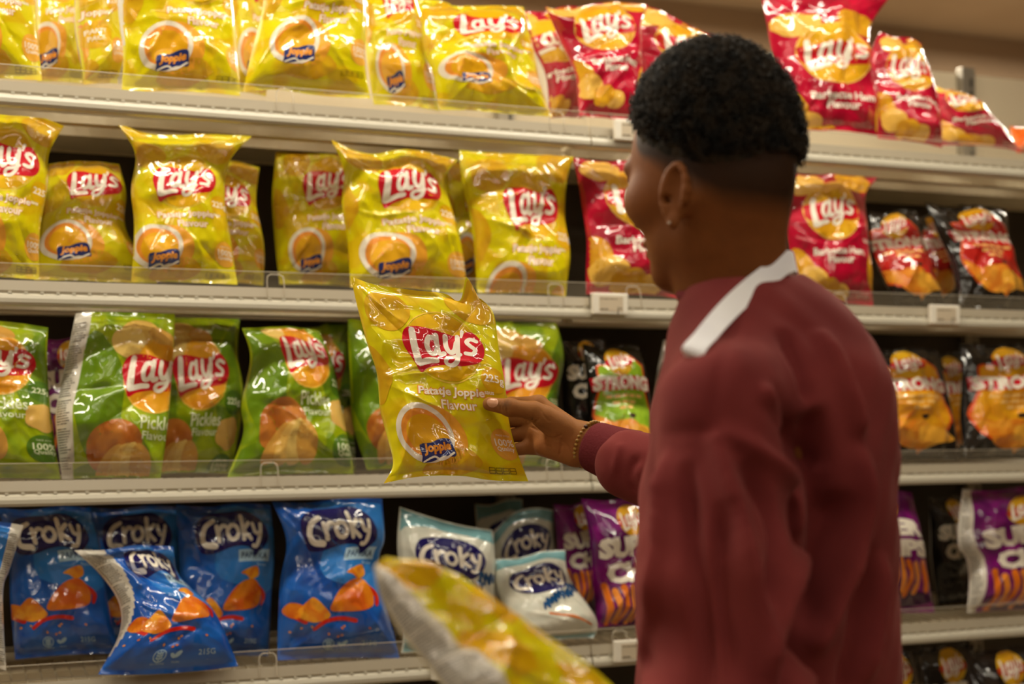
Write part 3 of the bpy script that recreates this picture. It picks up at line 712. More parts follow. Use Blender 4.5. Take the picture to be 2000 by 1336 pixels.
price_tag(0, 1232, 256, 'white price tag on the top rail beside the forehead')
price_tag(3, 880, 1303, 'white price tag on the lowest visible rail behind the blurred yellow bag')
price_tag(3, 1232, 1270, 'white price tag on the lowest visible rail at the sleeve edge')

# ------------------------------------------------------------------ crisp bags on the shelves
J = 'yellow crisp bags'; B = 'magenta crisp bags'; G = 'green crisp bags'; C = 'blue crisp bags'; K = 'black crisp bags'; WH = 'white crisp bags'; PU = 'purple crisp bags'
# top shelf
bag('joppie', 'yellow crisp bag cut off by the left picture edge on the top shelf', J, [(-140,-150),(-130,150)], [(58,-150),(72,40),(82,158)], Y=(.09,.06), seed=11)
bag('joppie', 'dim yellow crisp bag deep on the top shelf, left of the orange party badge', J, [(70,-130),(72,160)], [(172,-130),(175,165)], Y=(.30,.28), yaw=.02, seed=12, win=(-.3,.9))
bag('party', 'yellow crisp bag with an orange round party badge on the top shelf', J, [(150,-130),(148,0),(165,165)], [(235,-125),(245,40),(248,168)], Y=(.19,.15), yaw=.04, seed=13, win=(-1.15,.75))
bag('joppie', 'yellow crisp bag on the top shelf with its white back edge showing on the left', J, [(236,-125),(230,0),(240,100),(238,178)], [(442,-115),(455,10),(465,110),(470,186)], Y=(.08,.05), vw=(-0.03, 0.97), seed=14, win=((.10,-.03),1.05), crum=1.2)
bag('joppie', 'narrow strip of a yellow crisp bag squeezed behind two others on the top shelf', J, [(436,-130),(448,60),(455,180)], [(530,-120),(530,60),(520,188)], Y=(.20,.17), seed=15, win=(-.1,1.6))
bag('joppie', 'plump yellow crisp bag on the top shelf, its lower corners hanging over the lip', J, [(528,-110),(512,20),(492,100),(474,180)], [(700,-105),(716,40),(712,120),(724,192)], bot=[(474,180),(540,176),(620,186),(724,192)], Y=(.055,.03), over=True, vw=(-0.1, 0.92), seed=16, T=.05)
bag('joppie', 'slim yellow crisp bag turned to the right on the top shelf', J, [(722,-95),(712,20),(716,110),(730,204)], [(785,-85),(826,40),(842,130),(858,216)], Y=(.17,.12), yaw=-.03, seed=17, T=.035)
bag('joppie', 'yellow crisp bag with a crumpled logo at the right end of the top yellow row', J, [(820,12),(826,90),(846,150),(860,214)], [(1020,16),(1040,90),(1056,160),(1078,230)], top=[(820,12),(880,10),(960,12),(1020,16)], Y=(.10,.06), vw=(-0.05, 0.87), seed=18, win=(-.1,1.0), crum=1.5)
bag('joppie', 'yellow crisp bag peeking out between two bags at the back of the top shelf', J, [(770,-10),(780,200)], [(880,8),(900,210)], Y=(.25,.2), seed=19)
bag('bbq', 'magenta crisp bag half hidden behind the first magenta front bag, top shelf', B, [(1024,22),(1040,90),(1066,150),(1080,228)], [(1140,14),(1150,120),(1140,232)], Y=(.20,.15), yaw=.05, seed=20, win=(-.4,.9))
bag('bbq', 'magenta crisp bag leaning right on the top shelf, left of the head', B, [(1064,14),(1088,60),(1124,150),(1130,228)], [(1262,12),(1250,60),(1254,150),(1248,240)], top=[(1064,14),(1100,22),(1180,6),(1262,12)], Y=(.09,.05), vw=(-0.08, 0.93), seed=21, win=(-.02,1.02), crum=1.2)
bag('bbq', 'magenta crisp bag on the top shelf sloping down behind the hair', B, [(1240,20),(1236,80),(1262,160),(1280,246)], [(1400,72),(1420,120),(1440,180),(1450,262)], top=[(1240,20),(1270,14),(1330,44),(1400,72)], Y=(.15,.12), seed=22)
bag('bbq', 'tall magenta crisp bag on the top shelf, right of the head', B, [(1484,-30),(1500,60),(1522,150),(1545,256)], [(1738,-8),(1700,60),(1706,150),(1716,264)], top=[(1484,-30),(1560,-20),(1650,-24),(1738,-8)], Y=(.08,.045), vw=(0.2, 1.12), seed=23, win=(-.03,1.1), crum=1.4)
bag('bbq', 'narrow magenta crisp bag standing between the tall one and the slumped one, top shelf', B, [(1722,60),(1706,100),(1706,180),(1718,268)], [(1800,84),(1812,140),(1830,210),(1838,290)], Y=(.07,.035), yaw=-.02, seed=24, T=.035, win=(.04,1.1), crum=1.3)
bag('bbq', 'low slumped magenta crisp bag at the right end of the top shelf', B, [(1816,166),(1820,200),(1826,240),(1842,282)], [(1880,186),(1920,216),(1960,256),(1996,296)], Y=(.10,.05), yaw=-.04, seed=25, T=.04, crum=1.4)
bag('amber', 'orange bag at the right picture edge on the top shelf', None, [(1975,243),(1985,300)], [(2060,246),(2080,312)], Y=(.18,.15), seed=26)
# second shelf
bag('joppie', 'yellow crisp bag at the left picture edge, second shelf, its top flap bent right', J, [(-110,215),(-100,540)], [(125,246),(96,300),(92,370),(78,450),(76,546)], top=[(-110,215),(0,216),(60,222),(125,246)], Y=(.07,.05), seed=31, win=(-.1,1.02))
bag('joppie', 'low yellow crisp bag leaning with a big clear logo, second shelf', J, [(95,320),(86,390),(74,470),(66,548)], [(232,322),(246,380),(248,450),(308,552)], top=[(95,320),(140,316),(190,318),(232,322)], Y=(.19,.12), vw=(-0.1, 0.95), seed=32, win=(-.12,1.05), T=.05)
bag('joppie', 'tall yellow crisp bag with a pointed left top corner, second shelf', J, [(230,238),(264,300),(256,370),(262,440),(256,552)], [(490,268),(446,320),(440,400),(454,480),(464,556)], top=[(230,238),(300,262),(400,264),(490,268)], Y=(.085,.045), vw=(0.09, 1), seed=33, win=(-.16,.98), T=.05, crum=1.2)
bag('joppie', 'yellow crisp bag half hidden behind the tall pointed one, second shelf', J, [(380,300),(400,430),(410,552)], [(508,326),(500,400),(516,480),(514,558)], Y=(.21,.18), seed=34, win=(-.5,1.0))
bag('joppie', 'dim yellow crisp bag set far back in the gap of the second shelf', J, [(540,280),(532,400),(545,556)], [(690,276),(700,400),(700,560)], Y=(.27,.25), seed=35)
bag('joppie', 'yellow crisp bag with a crushed top, second shelf, right above the held bag', J, [(648,272),(672,330),(668,400),(682,480),(684,562)], [(895,312),(868,350),(886,420),(904,500),(912,572)], top=[(648,272),(720,300),(800,292),(895,312)], Y=(.08,.045), vw=(-0.04, 1.02), seed=36, win=(-.06,1.0), T=.05, crum=1.3)
bag('joppie', 'upright yellow crisp bag at the right end of the yellow row, second shelf', J, [(898,284),(902,360),(922,450),(932,572)], [(1125,296),(1108,350),(1106,430),(1112,500),(1104,580)], top=[(898,284),(980,296),(1060,290),(1125,296)], Y=(.10,.06), vw=(0.02, 1.28), seed=37, win=(-.02,.98))
bag('joppie', 'yellow crisp bag glimpsed in the dark between two front bags, second shelf', J, [(860,290),(870,560)], [(960,300),(960,570)], Y=(.27,.25), seed=38)
bag('bbq', 'magenta crisp bag on the second shelf, left of the profile', B, [(1116,310),(1132,380),(1146,470),(1146,574)], [(1300,316),(1310,400),(1325,490),(1340,584)], Y=(.09,.05), seed=39, win=(.0,1.1), crum=1.3)
bag('bbq', 'upright magenta crisp bag on the second shelf, right of the neck', B, [(1532,338),(1528,420),(1542,500),(1556,590)], [(1716,346),(1690,390),(1696,490),(1706,598)], top=[(1532,338),(1590,342),(1650,336),(1716,346)], Y=(.08,.05), seed=40, win=(.0,.98))
bag('bbq', 'sliver of a magenta crisp bag right beside the neck, second shelf', B, [(1380,330),(1380,585)], [(1526,344),(1522,420),(1524,592)], Y=(.20,.16), seed=41)
bag('red', 'black crisp bag with a red panel leaning right beside the upright magenta one', K, [(1700,412),(1704,480),(1722,540),(1752,598)], [(1786,416),(1800,470),(1822,530),(1850,602)], Y=(.15,.05), seed=42, T=.035, win=(-.15,1.02), crum=1.3)
bag('red', 'black crisp bag with a red panel at the right end of the second shelf', K, [(1806,396),(1830,450),(1858,520),(1880,604)], [(1964,408),(1966,470),(1990,540),(2016,612)], Y=(.14,.05), vw=(0.02, 0.95), seed=43, T=.04, win=(.04,1.0), crum=1.4)
bag('red', 'black crisp bag with red print squeezed in behind its two neighbours, second shelf', K, [(1780,420),(1800,598)], [(1840,420),(1860,600)], Y=(.24,.20), seed=44)
# third shelf
bag('pickles', 'green crisp bag at the left picture edge, third shelf', G, [(-150,612),(-140,938)], [(94,640),(92,700),(96,780),(106,860),(118,936)], Y=(.08,.05), vw=(-0.04, 0.92), seed=51, win=(-.1,1.02))
bag('super', 'dark crisp bag lost in shadow behind the first two green ones', None, [(70,660),(80,930)], [(190,660),(180,930)], Y=(.25,.24), seed=52)
bag('pickles', 'wide green crisp bag with its white printed back turned out on the left', G, [(148,612),(122,740),(108,820),(122,936)], [(342,612),(338,700),(330,800),(314,936)], top=[(148,612),(200,606),(270,610),(342,612)], Y=(.07,.04), vw=(0.03, 1.1), seed=53, win=((.17,.12),1.30), T=.05, crum=1.3)
bag('pickles', 'green crisp bag half hidden behind the wide one, third shelf', G, [(306,610),(310,760),(304,926)], [(470,612),(464,690),(476,780),(452,926)], Y=(.19,.17), vw=(0.03, 1.1), seed=54, win=(-.24,.94), crum=1.2)
bag('pickles', 'green crisp bag slumping to the lower left, third shelf', G, [(472,642),(488,700),(470,790),(474,850),(444,932)], [(624,646),(652,720),(668,800),(690,926)], top=[(472,642),(520,640),(570,638),(624,646)], Y=(.09,.04), vw=(-0.18, 0.98), seed=55, win=(.02,1.05), T=.05, crum=1.3)
bag('pickles', 'green crisp bag with a gold pointed top behind the slumping one', G, [(590,640),(600,920)], [(682,622),(680,700),(690,800),(694,920)], Y=(.28,.25), seed=56, win=(-.6,1.0))
bag('pickles', 'green crisp bag mostly covered by the held yellow bag on its left edge', G, [(680,622),(684,740),(690,830),(716,918)], [(840,624),(840,920)], Y=(.11,.08), seed=57)
bag('pickles', 'green crisp bag between the held bag and the black one, third shelf', G, [(896,624),(900,760),(898,914)], [(1086,628),(1102,700),(1088,790),(1092,912)], top=[(896,624),(960,622),(1030,624),(1086,628)], Y=(.09,.06), vw=(0.05, 1.1), seed=58, win=(-.04,1.02))
bag('dark', 'plain dark crisp bag in shadow behind the black and green one', K, [(1092,660),(1104,880)], [(1180,664),(1190,884)], Y=(.2,.18), seed=59)
bag('green', 'black crisp bag with a green panel above the bracelet', K, [(1138,672),(1146,740),(1152,820),(1170,904)], [(1248,676),(1262,740),(1274,820),(1296,902)], Y=(.13,.06), seed=60, T=.04)
bag('dark', 'black crisp bag turned edge on beside the maroon shoulder', K, [(1296,664),(1278,760),(1262,880)], [(1400,670),(1400,890)], Y=(.24,.20), seed=61, win=(.15,1.1))
bag('orange', 'black crisp bag with an orange panel next to the back of the sweatshirt', K, [(1688,676),(1692,760),(1700,898)], [(1832,684),(1842,740),(1862,820),(1870,900)], Y=(.10,.055), seed=62, T=.045, win=(.0,.95))
bag('orange', 'black crisp bag with an orange panel cut off by the right picture edge', K, [(1876,670),(1878,780),(1882,900)], [(2036,676),(2040,780),(2050,898)], Y=(.09,.05), seed=63, T=.045)
bag('orange', 'black crisp bag with orange print in the shadow between two orange ones', K, [(1800,690),(1820,890)], [(1900,690),(1900,890)], Y=(.24,.21), seed=64)
# fourth shelf
bag('croky', 'blue crisp bag cut off by the left picture edge, top corner folded over', C, [(-130,1010),(-120,1270)], [(46,1026),(20,1110),(6,1160),(12,1310)], Y=(.05,.035), seed=71, win=(0,.86))
bag('croky', 'blue crisp bag upright on the fourth shelf, left of the fallen one', C, [(-4,992),(16,1080),(20,1180),(30,1288)], [(176,992),(196,1070),(210,1170),(232,1276)], Y=(.22,.17), seed=72, win=(-.1,.98))
bag('croky', 'blue crisp bag in deep shadow behind the fallen one', C, [(172,990),(180,1270)], [(348,990),(350,1270)], Y=(.32,.30), seed=73)
bag('croky', 'blue crisp bag sagging forward over the lip with a pointed left corner', C, [(145,1074),(196,1120),(232,1180),(232,1240),(192,1316)], [(338,1068),(352,1130),(420,1200),(466,1300)], top=[(145,1074),(210,1076),(270,1068),(338,1068)], bot=[(192,1316),(280,1318),(380,1310),(466,1300)], Y=(.07,-.045), TB=.3, over=True, seed=74, win=((.30,-.04),1.02), T=.055, crum=1.3)
bag('croky', 'blue crisp bag with a tilted label between the fallen one and the flat one', C, [(344,986),(350,1080),(352,1180),(350,1286)], [(528,986),(536,1080),(530,1180),(524,1282)], Y=(.20,.16), seed=75, win=(.02,1.0))
bag('croky', 'flat upright blue crisp bag at the right end of the blue row', C, [(530,980),(560,1060),(546,1150),(542,1290)], [(746,974),(752,1050),(742,1110),(782,1286)], Y=(.07,.045), seed=76, win=(.02,.98))
bag('white', 'white crisp bag with a navy oval above the blurred yellow bag', WH, [(780,990),(776,1070),(792,1180),(784,1276)], [(960,1036),(968,1100),(966,1180),(972,1268)], top=[(780,990),(840,1010),(900,1026),(960,1036)], Y=(.12,.06), seed=77, crum=.8)
bag('white', 'white crisp bag at the back whose top is tipped right', WH, [(966,1040),(966,1100),(980,1220)], [(1080,996),(1084,1060),(1100,1210)], top=[(966,1040),(1000,1004),(1040,992),(1080,996)], Y=(.26,.22), seed=78, T=.035, win=(-.05,1.05), crum=.8)
bag('white', 'white crisp bag slumped to the right with a tilted navy oval', WH, [(968,1092),(972,1150),(990,1200),(1010,1262)], [(1104,1074),(1112,1130),(1166,1210),(1160,1246)], Y=(.11,.05), seed=79, T=.045, win=(-.05,1.05), crum=.8)
bag('white', 'pale crisp bag corner in the dark behind the white ones', WH, [(930,985),(940,1200)], [(1020,975),(1030,1200)], Y=(.40,.39), seed=80)
bag('super', 'dim purple crisp bag behind the first purple one', PU, [(1082,984),(1100,1215)], [(1180,980),(1190,1214)], Y=(.22,.20), seed=81)
bag('super', 'purple crisp bag left of the maroon sleeve', PU, [(1136,974),(1154,1080),(1166,1226)], [(1290,972),(1300,1080),(1310,1220)], Y=(.11,.08), vw=(0.03, 1.18), seed=82)
bag('super', 'purple crisp bag leaning behind the back of the sweatshirt', PU, [(1650,960),(1660,1205)], [(1778,962),(1800,1060),(1826,1196)], Y=(.13,.09), seed=83, win=(-.1,1.0))
bag('super', 'purple crisp bag with its white side at the right picture edge', PU, [(1878,956),(1872,1060),(1890,1100),(1888,1198)], [(2060,952),(2070,1190)], Y=(.10,.07), vw=(0.05, 1.15), seed=84, win=(.10,1.1))
bag('dark', 'dark crisp bag in shadow between the two purple bags on the right', K, [(1810,970),(1830,1190)], [(1890,970),(1900,1190)], Y=(.30,.28), seed=85)
# fifth shelf
bag('dark', 'black crisp bag with cream lettering, lower right shelf', K, [(1790,1262),(1780,1570)], [(1905,1258),(1915,1570)], Y=(.27,.23), seed=91, win=(-.1,1.1))
bag('dark', 'black crisp bag with cream lettering cut off by the lower right corner', K, [(1885,1268),(1900,1570)], [(2030,1262),(2040,1570)], Y=(.10,.07), seed=92)
bag('dark', 'black crisp bag beside the sweatshirt hem on the lower right shelf', K, [(1690,1270),(1690,1570)], [(1800,1268),(1800,1570)], Y=(.20,.16), seed=93)
bag('pickles', 'green crisp bag under the lowest visible rail at the lower left', G, [(330,1345),(326,1660)], [(560,1340),(566,1650)], Y=(.10,.08), seed=94)
# bag in the right hand, in focus
held = bag('joppie2', 'yellow crisp bag held up in the right hand in front of the shelves', J,
    [(685,540),(698,600),(716,668),(736,730),(742,800),(758,860),(768,908),(750,945)],
    [(940,584),(964,612),(974,680),(986,750),(992,810),(1006,870),(1032,940)],
    top=[(685,540),(730,556),(790,566),(850,572),(910,576),(940,584)], bot=[(750,945),(820,932),(900,930),(960,938),(1032,940)],
    depth=(2.125, 2.10, 2.045, 2.065), T=.030, seed=101, win=(-.03,.985), crum=1.0, spikes=[(.90,.035,-4,-38,.06),(.82,.06,0,14,.05)])
# bag in the left hand, close to the lens
fore = bag('gold', 'blurred yellow crisp bag with white back, low in front of the man', J,
    [(735,1104),(752,1160),(800,1240),(850,1310),(900,1390),(960,1470)],
    [(748,1096),(865,1122),(985,1196),(1095,1276),(1195,1352),(1240,1410)],
    top=[(735,1104),(738,1098),(748,1094)], bot=[(960,1470),(1100,1462),(1240,1410)], depth=(1.25, 1.27, 1.19, 1.29), T=.026, seed=102, win=(.30,1.45), crum=1.5)

# ------------------------------------------------------------------ the man: signed-distance bodies turned into meshes
def surfnet(f, lo, hi, h):
    lo = np.array(lo, float); hi = np.array(hi, float); n = np.ceil((hi-lo)/h).astype(int)+1
    xs = [(lo[i]+h*np.arange(n[i])).astype(np.float32) for i in range(3)]
    D = np.empty(n, np.float32)
    for a in range(0, n[0], 24):
        X, Y, Z = np.meshgrid(xs[0][a:a+24], xs[1], xs[2], indexing='ij')
        D[a:a+24] = f(X, Y, Z)
    D[0] = D[-1] = h; D[:, 0] = D[:, -1] = h; D[:, :, 0] = D[:, :, -1] = h
    for _ in range(8):                     # fill the checkerboard faces so that every edge joins two faces
        S = D < 0; fix = np.zeros(n, bool)
        for ax in range(3):
            b, c = [(1, 2), (0, 2), (0, 1)][ax]
            def sh(i, j):
                q = [slice(None)]*3; q[b] = slice(i, n[b]-1+i); q[c] = slice(j, n[c]-1+j); return tuple(q)
            a00, a01, a10, a11 = S[sh(0, 0)], S[sh(0, 1)], S[sh(1, 0)], S[sh(1, 1)]
            m1 = a00 & a11 & ~a01 & ~a10; m2 = a01 & a10 & ~a00 & ~a11
            fix[sh(0, 1)] |= m1; fix[sh(0, 0)] |= m2
        if not fix.any(): break
        D[fix] = -h*.02
    S = D < 0; nc = n-1; acc = np.zeros((*nc, 3), np.float32); cnt = np.zeros(nc, np.float32); edges = []
    I = [np.arange(k) for k in n]
    for ax in range(3):
        sl0 = [slice(None)]*3; sl1 = [slice(None)]*3; sl0[ax] = slice(0, -1); sl1[ax] = slice(1, None)
        d0, d1 = D[tuple(sl0)], D[tuple(sl1)]; cr = S[tuple(sl0)] != S[tuple(sl1)]
        ix = np.argwhere(cr); t = d0[cr]/(d0[cr]-d1[cr]); pos = ix.astype(np.float32); pos[:, ax] += t
        b, c = [(1, 2), (2, 0), (0, 1)][ax]
        ok = (ix[:, b] > 0) & (ix[:, b] < nc[b]) & (ix[:, c] > 0) & (ix[:, c] < nc[c])
        ix, pos, s0 = ix[ok], pos[ok], S[tuple(sl0)][cr][ok]
        cs = []
        for db, dc in ((0, 0), (-1, 0), (-1, -1), (0, -1)):
            q = ix.copy(); q[:, b] += db; q[:, c] += dc; fl = np.ravel_multi_index(q.T, nc); cs.append(fl)
            for k in range(3): np.add.at(acc.reshape(-1, 3)[:, k], fl, pos[:, k])
            np.add.at(cnt.reshape(-1), fl, 1)
        q = np.stack(cs, 1); q[~s0] = q[~s0][:, ::-1]; edges.append(q[:, ::-1] if False else q)
    used = np.flatnonzero(cnt.reshape(-1)); remap = -np.ones(cnt.size, np.int64); remap[used] = np.arange(len(used))
    V = acc.reshape(-1, 3)[used]/cnt.reshape(-1)[used][:, None]*h+lo
    return V.astype(np.float32), remap[np.concatenate(edges)].astype(np.int32)
def smin(a, b, k):
    hh = np.maximum(k-np.abs(a-b), 0)/k
    return np.minimum(a, b)-hh*hh*k*.25
def smax(a, b, k): return -smin(-a, -b, k)
def cone(X, Y, Z, a, b, ra, rb):           # capsule whose radius runs from ra to rb
    a = np.asarray(a, float); b = np.asarray(b, float); d = b-a; L2 = float(d @ d)
    t = np.clip(((X-a[0])*d[0]+(Y-a[1])*d[1]+(Z-a[2])*d[2])/L2, 0, 1).astype(np.float32)
    return np.sqrt((X-a[0]-d[0]*t)**2+(Y-a[1]-d[1]*t)**2+(Z-a[2]-d[2]*t)**2)-(ra+(rb-ra)*t)
def elld(X, Y, Z, c, r, Rm=None):          # ellipsoid; rows of Rm are its axes
    dx, dy, dz = X-c[0], Y-c[1], Z-c[2]
    if Rm is not None: dx, dy, dz = [Rm[i][0]*dx+Rm[i][1]*dy+Rm[i][2]*dz for i in range(3)]
    k0 = np.sqrt((dx/r[0])**2+(dy/r[1])**2+(dz/r[2])**2)
    k1 = np.sqrt((dx/r[0]**2)**2+(dy/r[1]**2)**2+(dz/r[2]**2)**2)+1e-6
    return k0*(k0-1)/k1
def unit(v): v = np.asarray(v, float); return v/np.linalg.norm(v)
def point_f(f):
    return lambda p: float(f(np.float32(p[0]).reshape(1, 1, 1), np.float32(p[1]).reshape(1, 1, 1), np.float32(p[2]).reshape(1, 1, 1)).reshape(-1)[0])
def hit(f, px_, py_, d0=1.2, d1=2.4):      # first point of f met by the ray through a pixel, or None
    r = ray(float(px_), float(py_)); g = point_f(f); t = d0
    for _ in range(120):
        v = g(CAM+r*t)
        if v < .0008: return CAM+r*t
        t += max(v*.8, .001)
        if t > d1: return None
    return None
def smoothed(V, Q, it=2, lam=.5):
    E_ = np.concatenate([Q[:, [0, 1]], Q[:, [1, 2]], Q[:, [2, 3]], Q[:, [3, 0]]]); n = len(V)
    c = np.bincount(E_[:, 0], minlength=n)+np.bincount(E_[:, 1], minlength=n)
    for _ in range(it):
        s = np.stack([np.bincount(E_[:, 0], V[E_[:, 1], k], n)+np.bincount(E_[:, 1], V[E_[:, 0], k], n) for k in range(3)], 1)
        V = V+lam*(s/c[:, None]-V)
    return V

# head frame: F faces forward, Sd to the head's left, U up
A_ = math.radians(49); 
f0 = -math.cos(A_)*RT+math.sin(A_)*FH; S_ = -math.sin(A_)*RT-math.cos(A_)*FH; z0 = np.array([0, 0, 1.])
pt = math.radians(9); F_ = f0*math.cos(pt)-z0*math.sin(pt); U_ = z0*math.cos(pt)+f0*math.sin(pt)
HC = P(1394., 306., 1.60)
RH = np.stack([F_, S_, U_])
def hl(f, s, u): return HC+F_*f+S_*s+U_*u
NB = P(1448., 612., 1.61)                 # base of the neck
def sd_head(X, Y, Z):
    E = lambda c, r, R_=RH: elld(X, Y, Z, hl(*c), r, R_)
    d = E((-.006, 0, .002), (.093, .073, .106))
    d = smin(d, E((.034, 0, .012), (.064, .062, .066)), .03)
    d = smin(d, E((.046, 0, -.045), (.054, .058, .070)), .03)
    d = smin(d, E((.036, 0, -.092), (.056, .052, .036)), .025)
    d = smin(d, E((.082, 0, -.118), (.022, .026, .020)), .025)
    for s in (-1, 1):
        d = smin(d, E((.066, s*.047, -.040), (.028, .022, .026)), .02)
        d = smin(d, cone(X, Y, Z, hl(.099, s*.012, .006), hl(.086, s*.045, .006), .009, .008), .014)
        d = smax(d, -E((.108, s*.033, -.014), (.016, .017, .012)), .012)
        d = smin(d, E((.086, s*.032, -.014), (.0125, .0125, .0125)), .003)
        d = smin(d, cone(X, Y, Z, hl(.097, s*.020, -.006), hl(.090, s*.046, -.008), .0035, .003), .004)
    d = smin(d, cone(X, Y, Z, hl(.099, 0, .0), hl(.115, 0, -.045), .007, .011), .012)
    for s in (-1, 1):
        d = smin(d, E((.106, s*.015, -.050), (.012, .009, .009)), .007)
        d = smax(d, -E((.115, s*.009, -.058), (.005, .004, .005)), .003)
    d = smin(d, E((.098, 0, -.078), (.014, .025, .0075)), .007)
    d = smin(d, E((.096, 0, -.091), (.014, .022, .0085)), .007)
    d = smax(d, -E((.112, 0, -.0845), (.012, .022, .0016)), .003)
    for s in (-1, 1):                      # ears: disc, bowl, rim, lobe
        ax = unit(F_*.95+S_*s*(-.45)); n_ = unit(S_*s*.93+F_*(-.1)+ax*0-F_*.35); u2 = unit(U_*.97-F_*.24); a2 = unit(np.cross(u2, n_))
        n2 = np.cross(a2, u2); Re = np.stack([a2, n2, u2]); c0 = (-.004, s*.076, -.050)
        d = smin(d, elld(X, Y, Z, hl(*c0)+n2*0, (.019, .0065, .031), Re), .006)
        sg = 1 if n2 @ (S_*s) > 0 else -1; out = n2*sg
        d = smax(d, -elld(X, Y, Z, hl(*c0)+out*.0075-u2*.002, (.0115, .006, .021), Re), .004)
        cc = hl(*c0)+out*.0045; pts = []
        for k in range(11):
            a = math.radians(-45+k*25.5); pts.append(cc+F_*(.0165*math.sin(math.radians(90))*math.cos(a))*1.0+u2*(.029*math.sin(a))+out*.001)
        for p_, q_ in zip(pts[:-1], pts[1:]): d = smin(d, cone(X, Y, Z, p_, q_, .0036, .0036), .003)
        d = smin(d, E((.004, s*.078, -.082), (.008, .005, .009)), .006)
        d = smin(d, E((.016, s*.074, -.056), (.006, .005, .009)), .006)
        d = smax(d, -cone(X, Y, Z, hl(.006, s*.088, -.056), hl(.004, s*.062, -.058), .005, .004), .003)
    d = smin(d, cone(X, Y, Z, hl(-.030, 0, -.05), NB, .050, .054), .03)
    d = smin(d, cone(X, Y, Z, hl(.015, 0, -.10), NB+f0*.015, .036, .048), .03)
    for s in (-1, 1): d = smin(d, cone(X, Y, Z, hl(-.015, s*.055, -.055), NB+f0*.05+S_*s*.02, .014, .012), .02)
    return d
# shoulders, arms
SL, EL, WL = P(1414., 792., 1.455), P(1440., 1430., 1.37), P(1130., 1492., 1.31)
SR, ER, WR = P(1590., 748., 1.70), P(1405., 968., 1.92), P(1146., 866., 2.05)
def torso_core(X, Y, Z, g=0.0):
    d = cone(X, Y, Z, P(1490., 830., 1.60), P(1505., 1500., 1.62), .105+g, .112+g)
    d = smin(d, cone(X, Y, Z, SL, SR, .048+g, .048+g), .05)
    d = smin(d, elld(X, Y, Z, P(1530., 800., 1.60), (.098+g, .10+g, .12+g)), .06)
    d = smin(d, cone(X, Y, Z, NB-z0*.01, SL*.55+NB*.45-z0*.012, .038+g, .030+g), .05)
    d = smin(d, cone(X, Y, Z, NB-z0*.01, SR*.6+NB*.4-z0*.012, .052+g, .045+g), .05)
    d = smin(d, cone(X, Y, Z, P(1450., 900., 1.68), P(1445., 1300., 1.70), .072+g, .080+g), .06)
    return d
HIP = P(1505., 1560., 1.62)
KN = [P(1440., 2000., 1.52), P(1560., 2000., 1.66)]; AN = []
for q in KN: a_ = q.copy()-F_*.02; a_[2] = .09; AN.append(a_)
for i_, q in enumerate(KN): q[2] = .50
def sd_bodycore(X, Y, Z):
    d = torso_core(X, Y, Z, -.012)
    d = smin(d, cone(X, Y, Z, SL, EL, .045, .036), .03); d = smin(d, cone(X, Y, Z, EL, WL, .036, .024), .02)
    d = smin(d, cone(X, Y, Z, SR, ER, .045, .036), .03); d = smin(d, cone(X, Y, Z, ER, WR, .037, .026), .02)
    d = smin(d, cone(X, Y, Z, HIP+S_*.07, HIP-S_*.07, .09, .09), .05)
    for s, k, a in ((1, KN[0], AN[0]), (-1, KN[1], AN[1])):
        d = smin(d, cone(X, Y, Z, HIP+S_*s*.08-z0*.05, k, .075, .05), .04); d = smin(d, cone(X, Y, Z, k, a, .05, .036), .03)
        d = smin(d, cone(X, Y, Z, a-z0*.045, a-z0*.05+f0*.15, .032, .026), .03)
    d = smin(d, cone(X, Y, Z, NB+z0*.06, NB-z0*.05, .05, .055), .03)
    return d
# right hand (in focus): thumb over the front of the bag, four fingers behind it
DH = 2.05
RHJ = dict(
    thumb=[(1092., 838., 2.040), (1043., 803., 2.030), (996., 796., 2.026), (956., 789., 2.034)],
    index=[(1140., 850., 2.055), (1052., 789., 2.088), (1000., 790., 2.112), (965., 797., 2.122), (940., 806., 2.122)],
    middle=[(1140., 862., 2.062), (1040., 817., 2.102), (988., 822., 2.120), (952., 827., 2.126), (926., 832., 2.124)],
    ring=[(1137., 876., 2.062), (1036., 846., 2.098), (986., 853., 2.116), (954., 857., 2.122), (932., 860., 2.120)],
    little=[(1132., 890., 2.058), (1040., 872., 2.085), (998., 880., 2.106), (972., 884., 2.114), (952., 886., 2.114)])
RHR = dict(thumb=[.019, .0135, .0118, .0098], index=[.013, .0125, .0105, .0092, .0078], middle=[.013, .0125, .0105, .0092, .0078], ring=[.013, .0118, .0098, .0086, .0074], little=[.013, .0108, .0088, .0076, .0066])
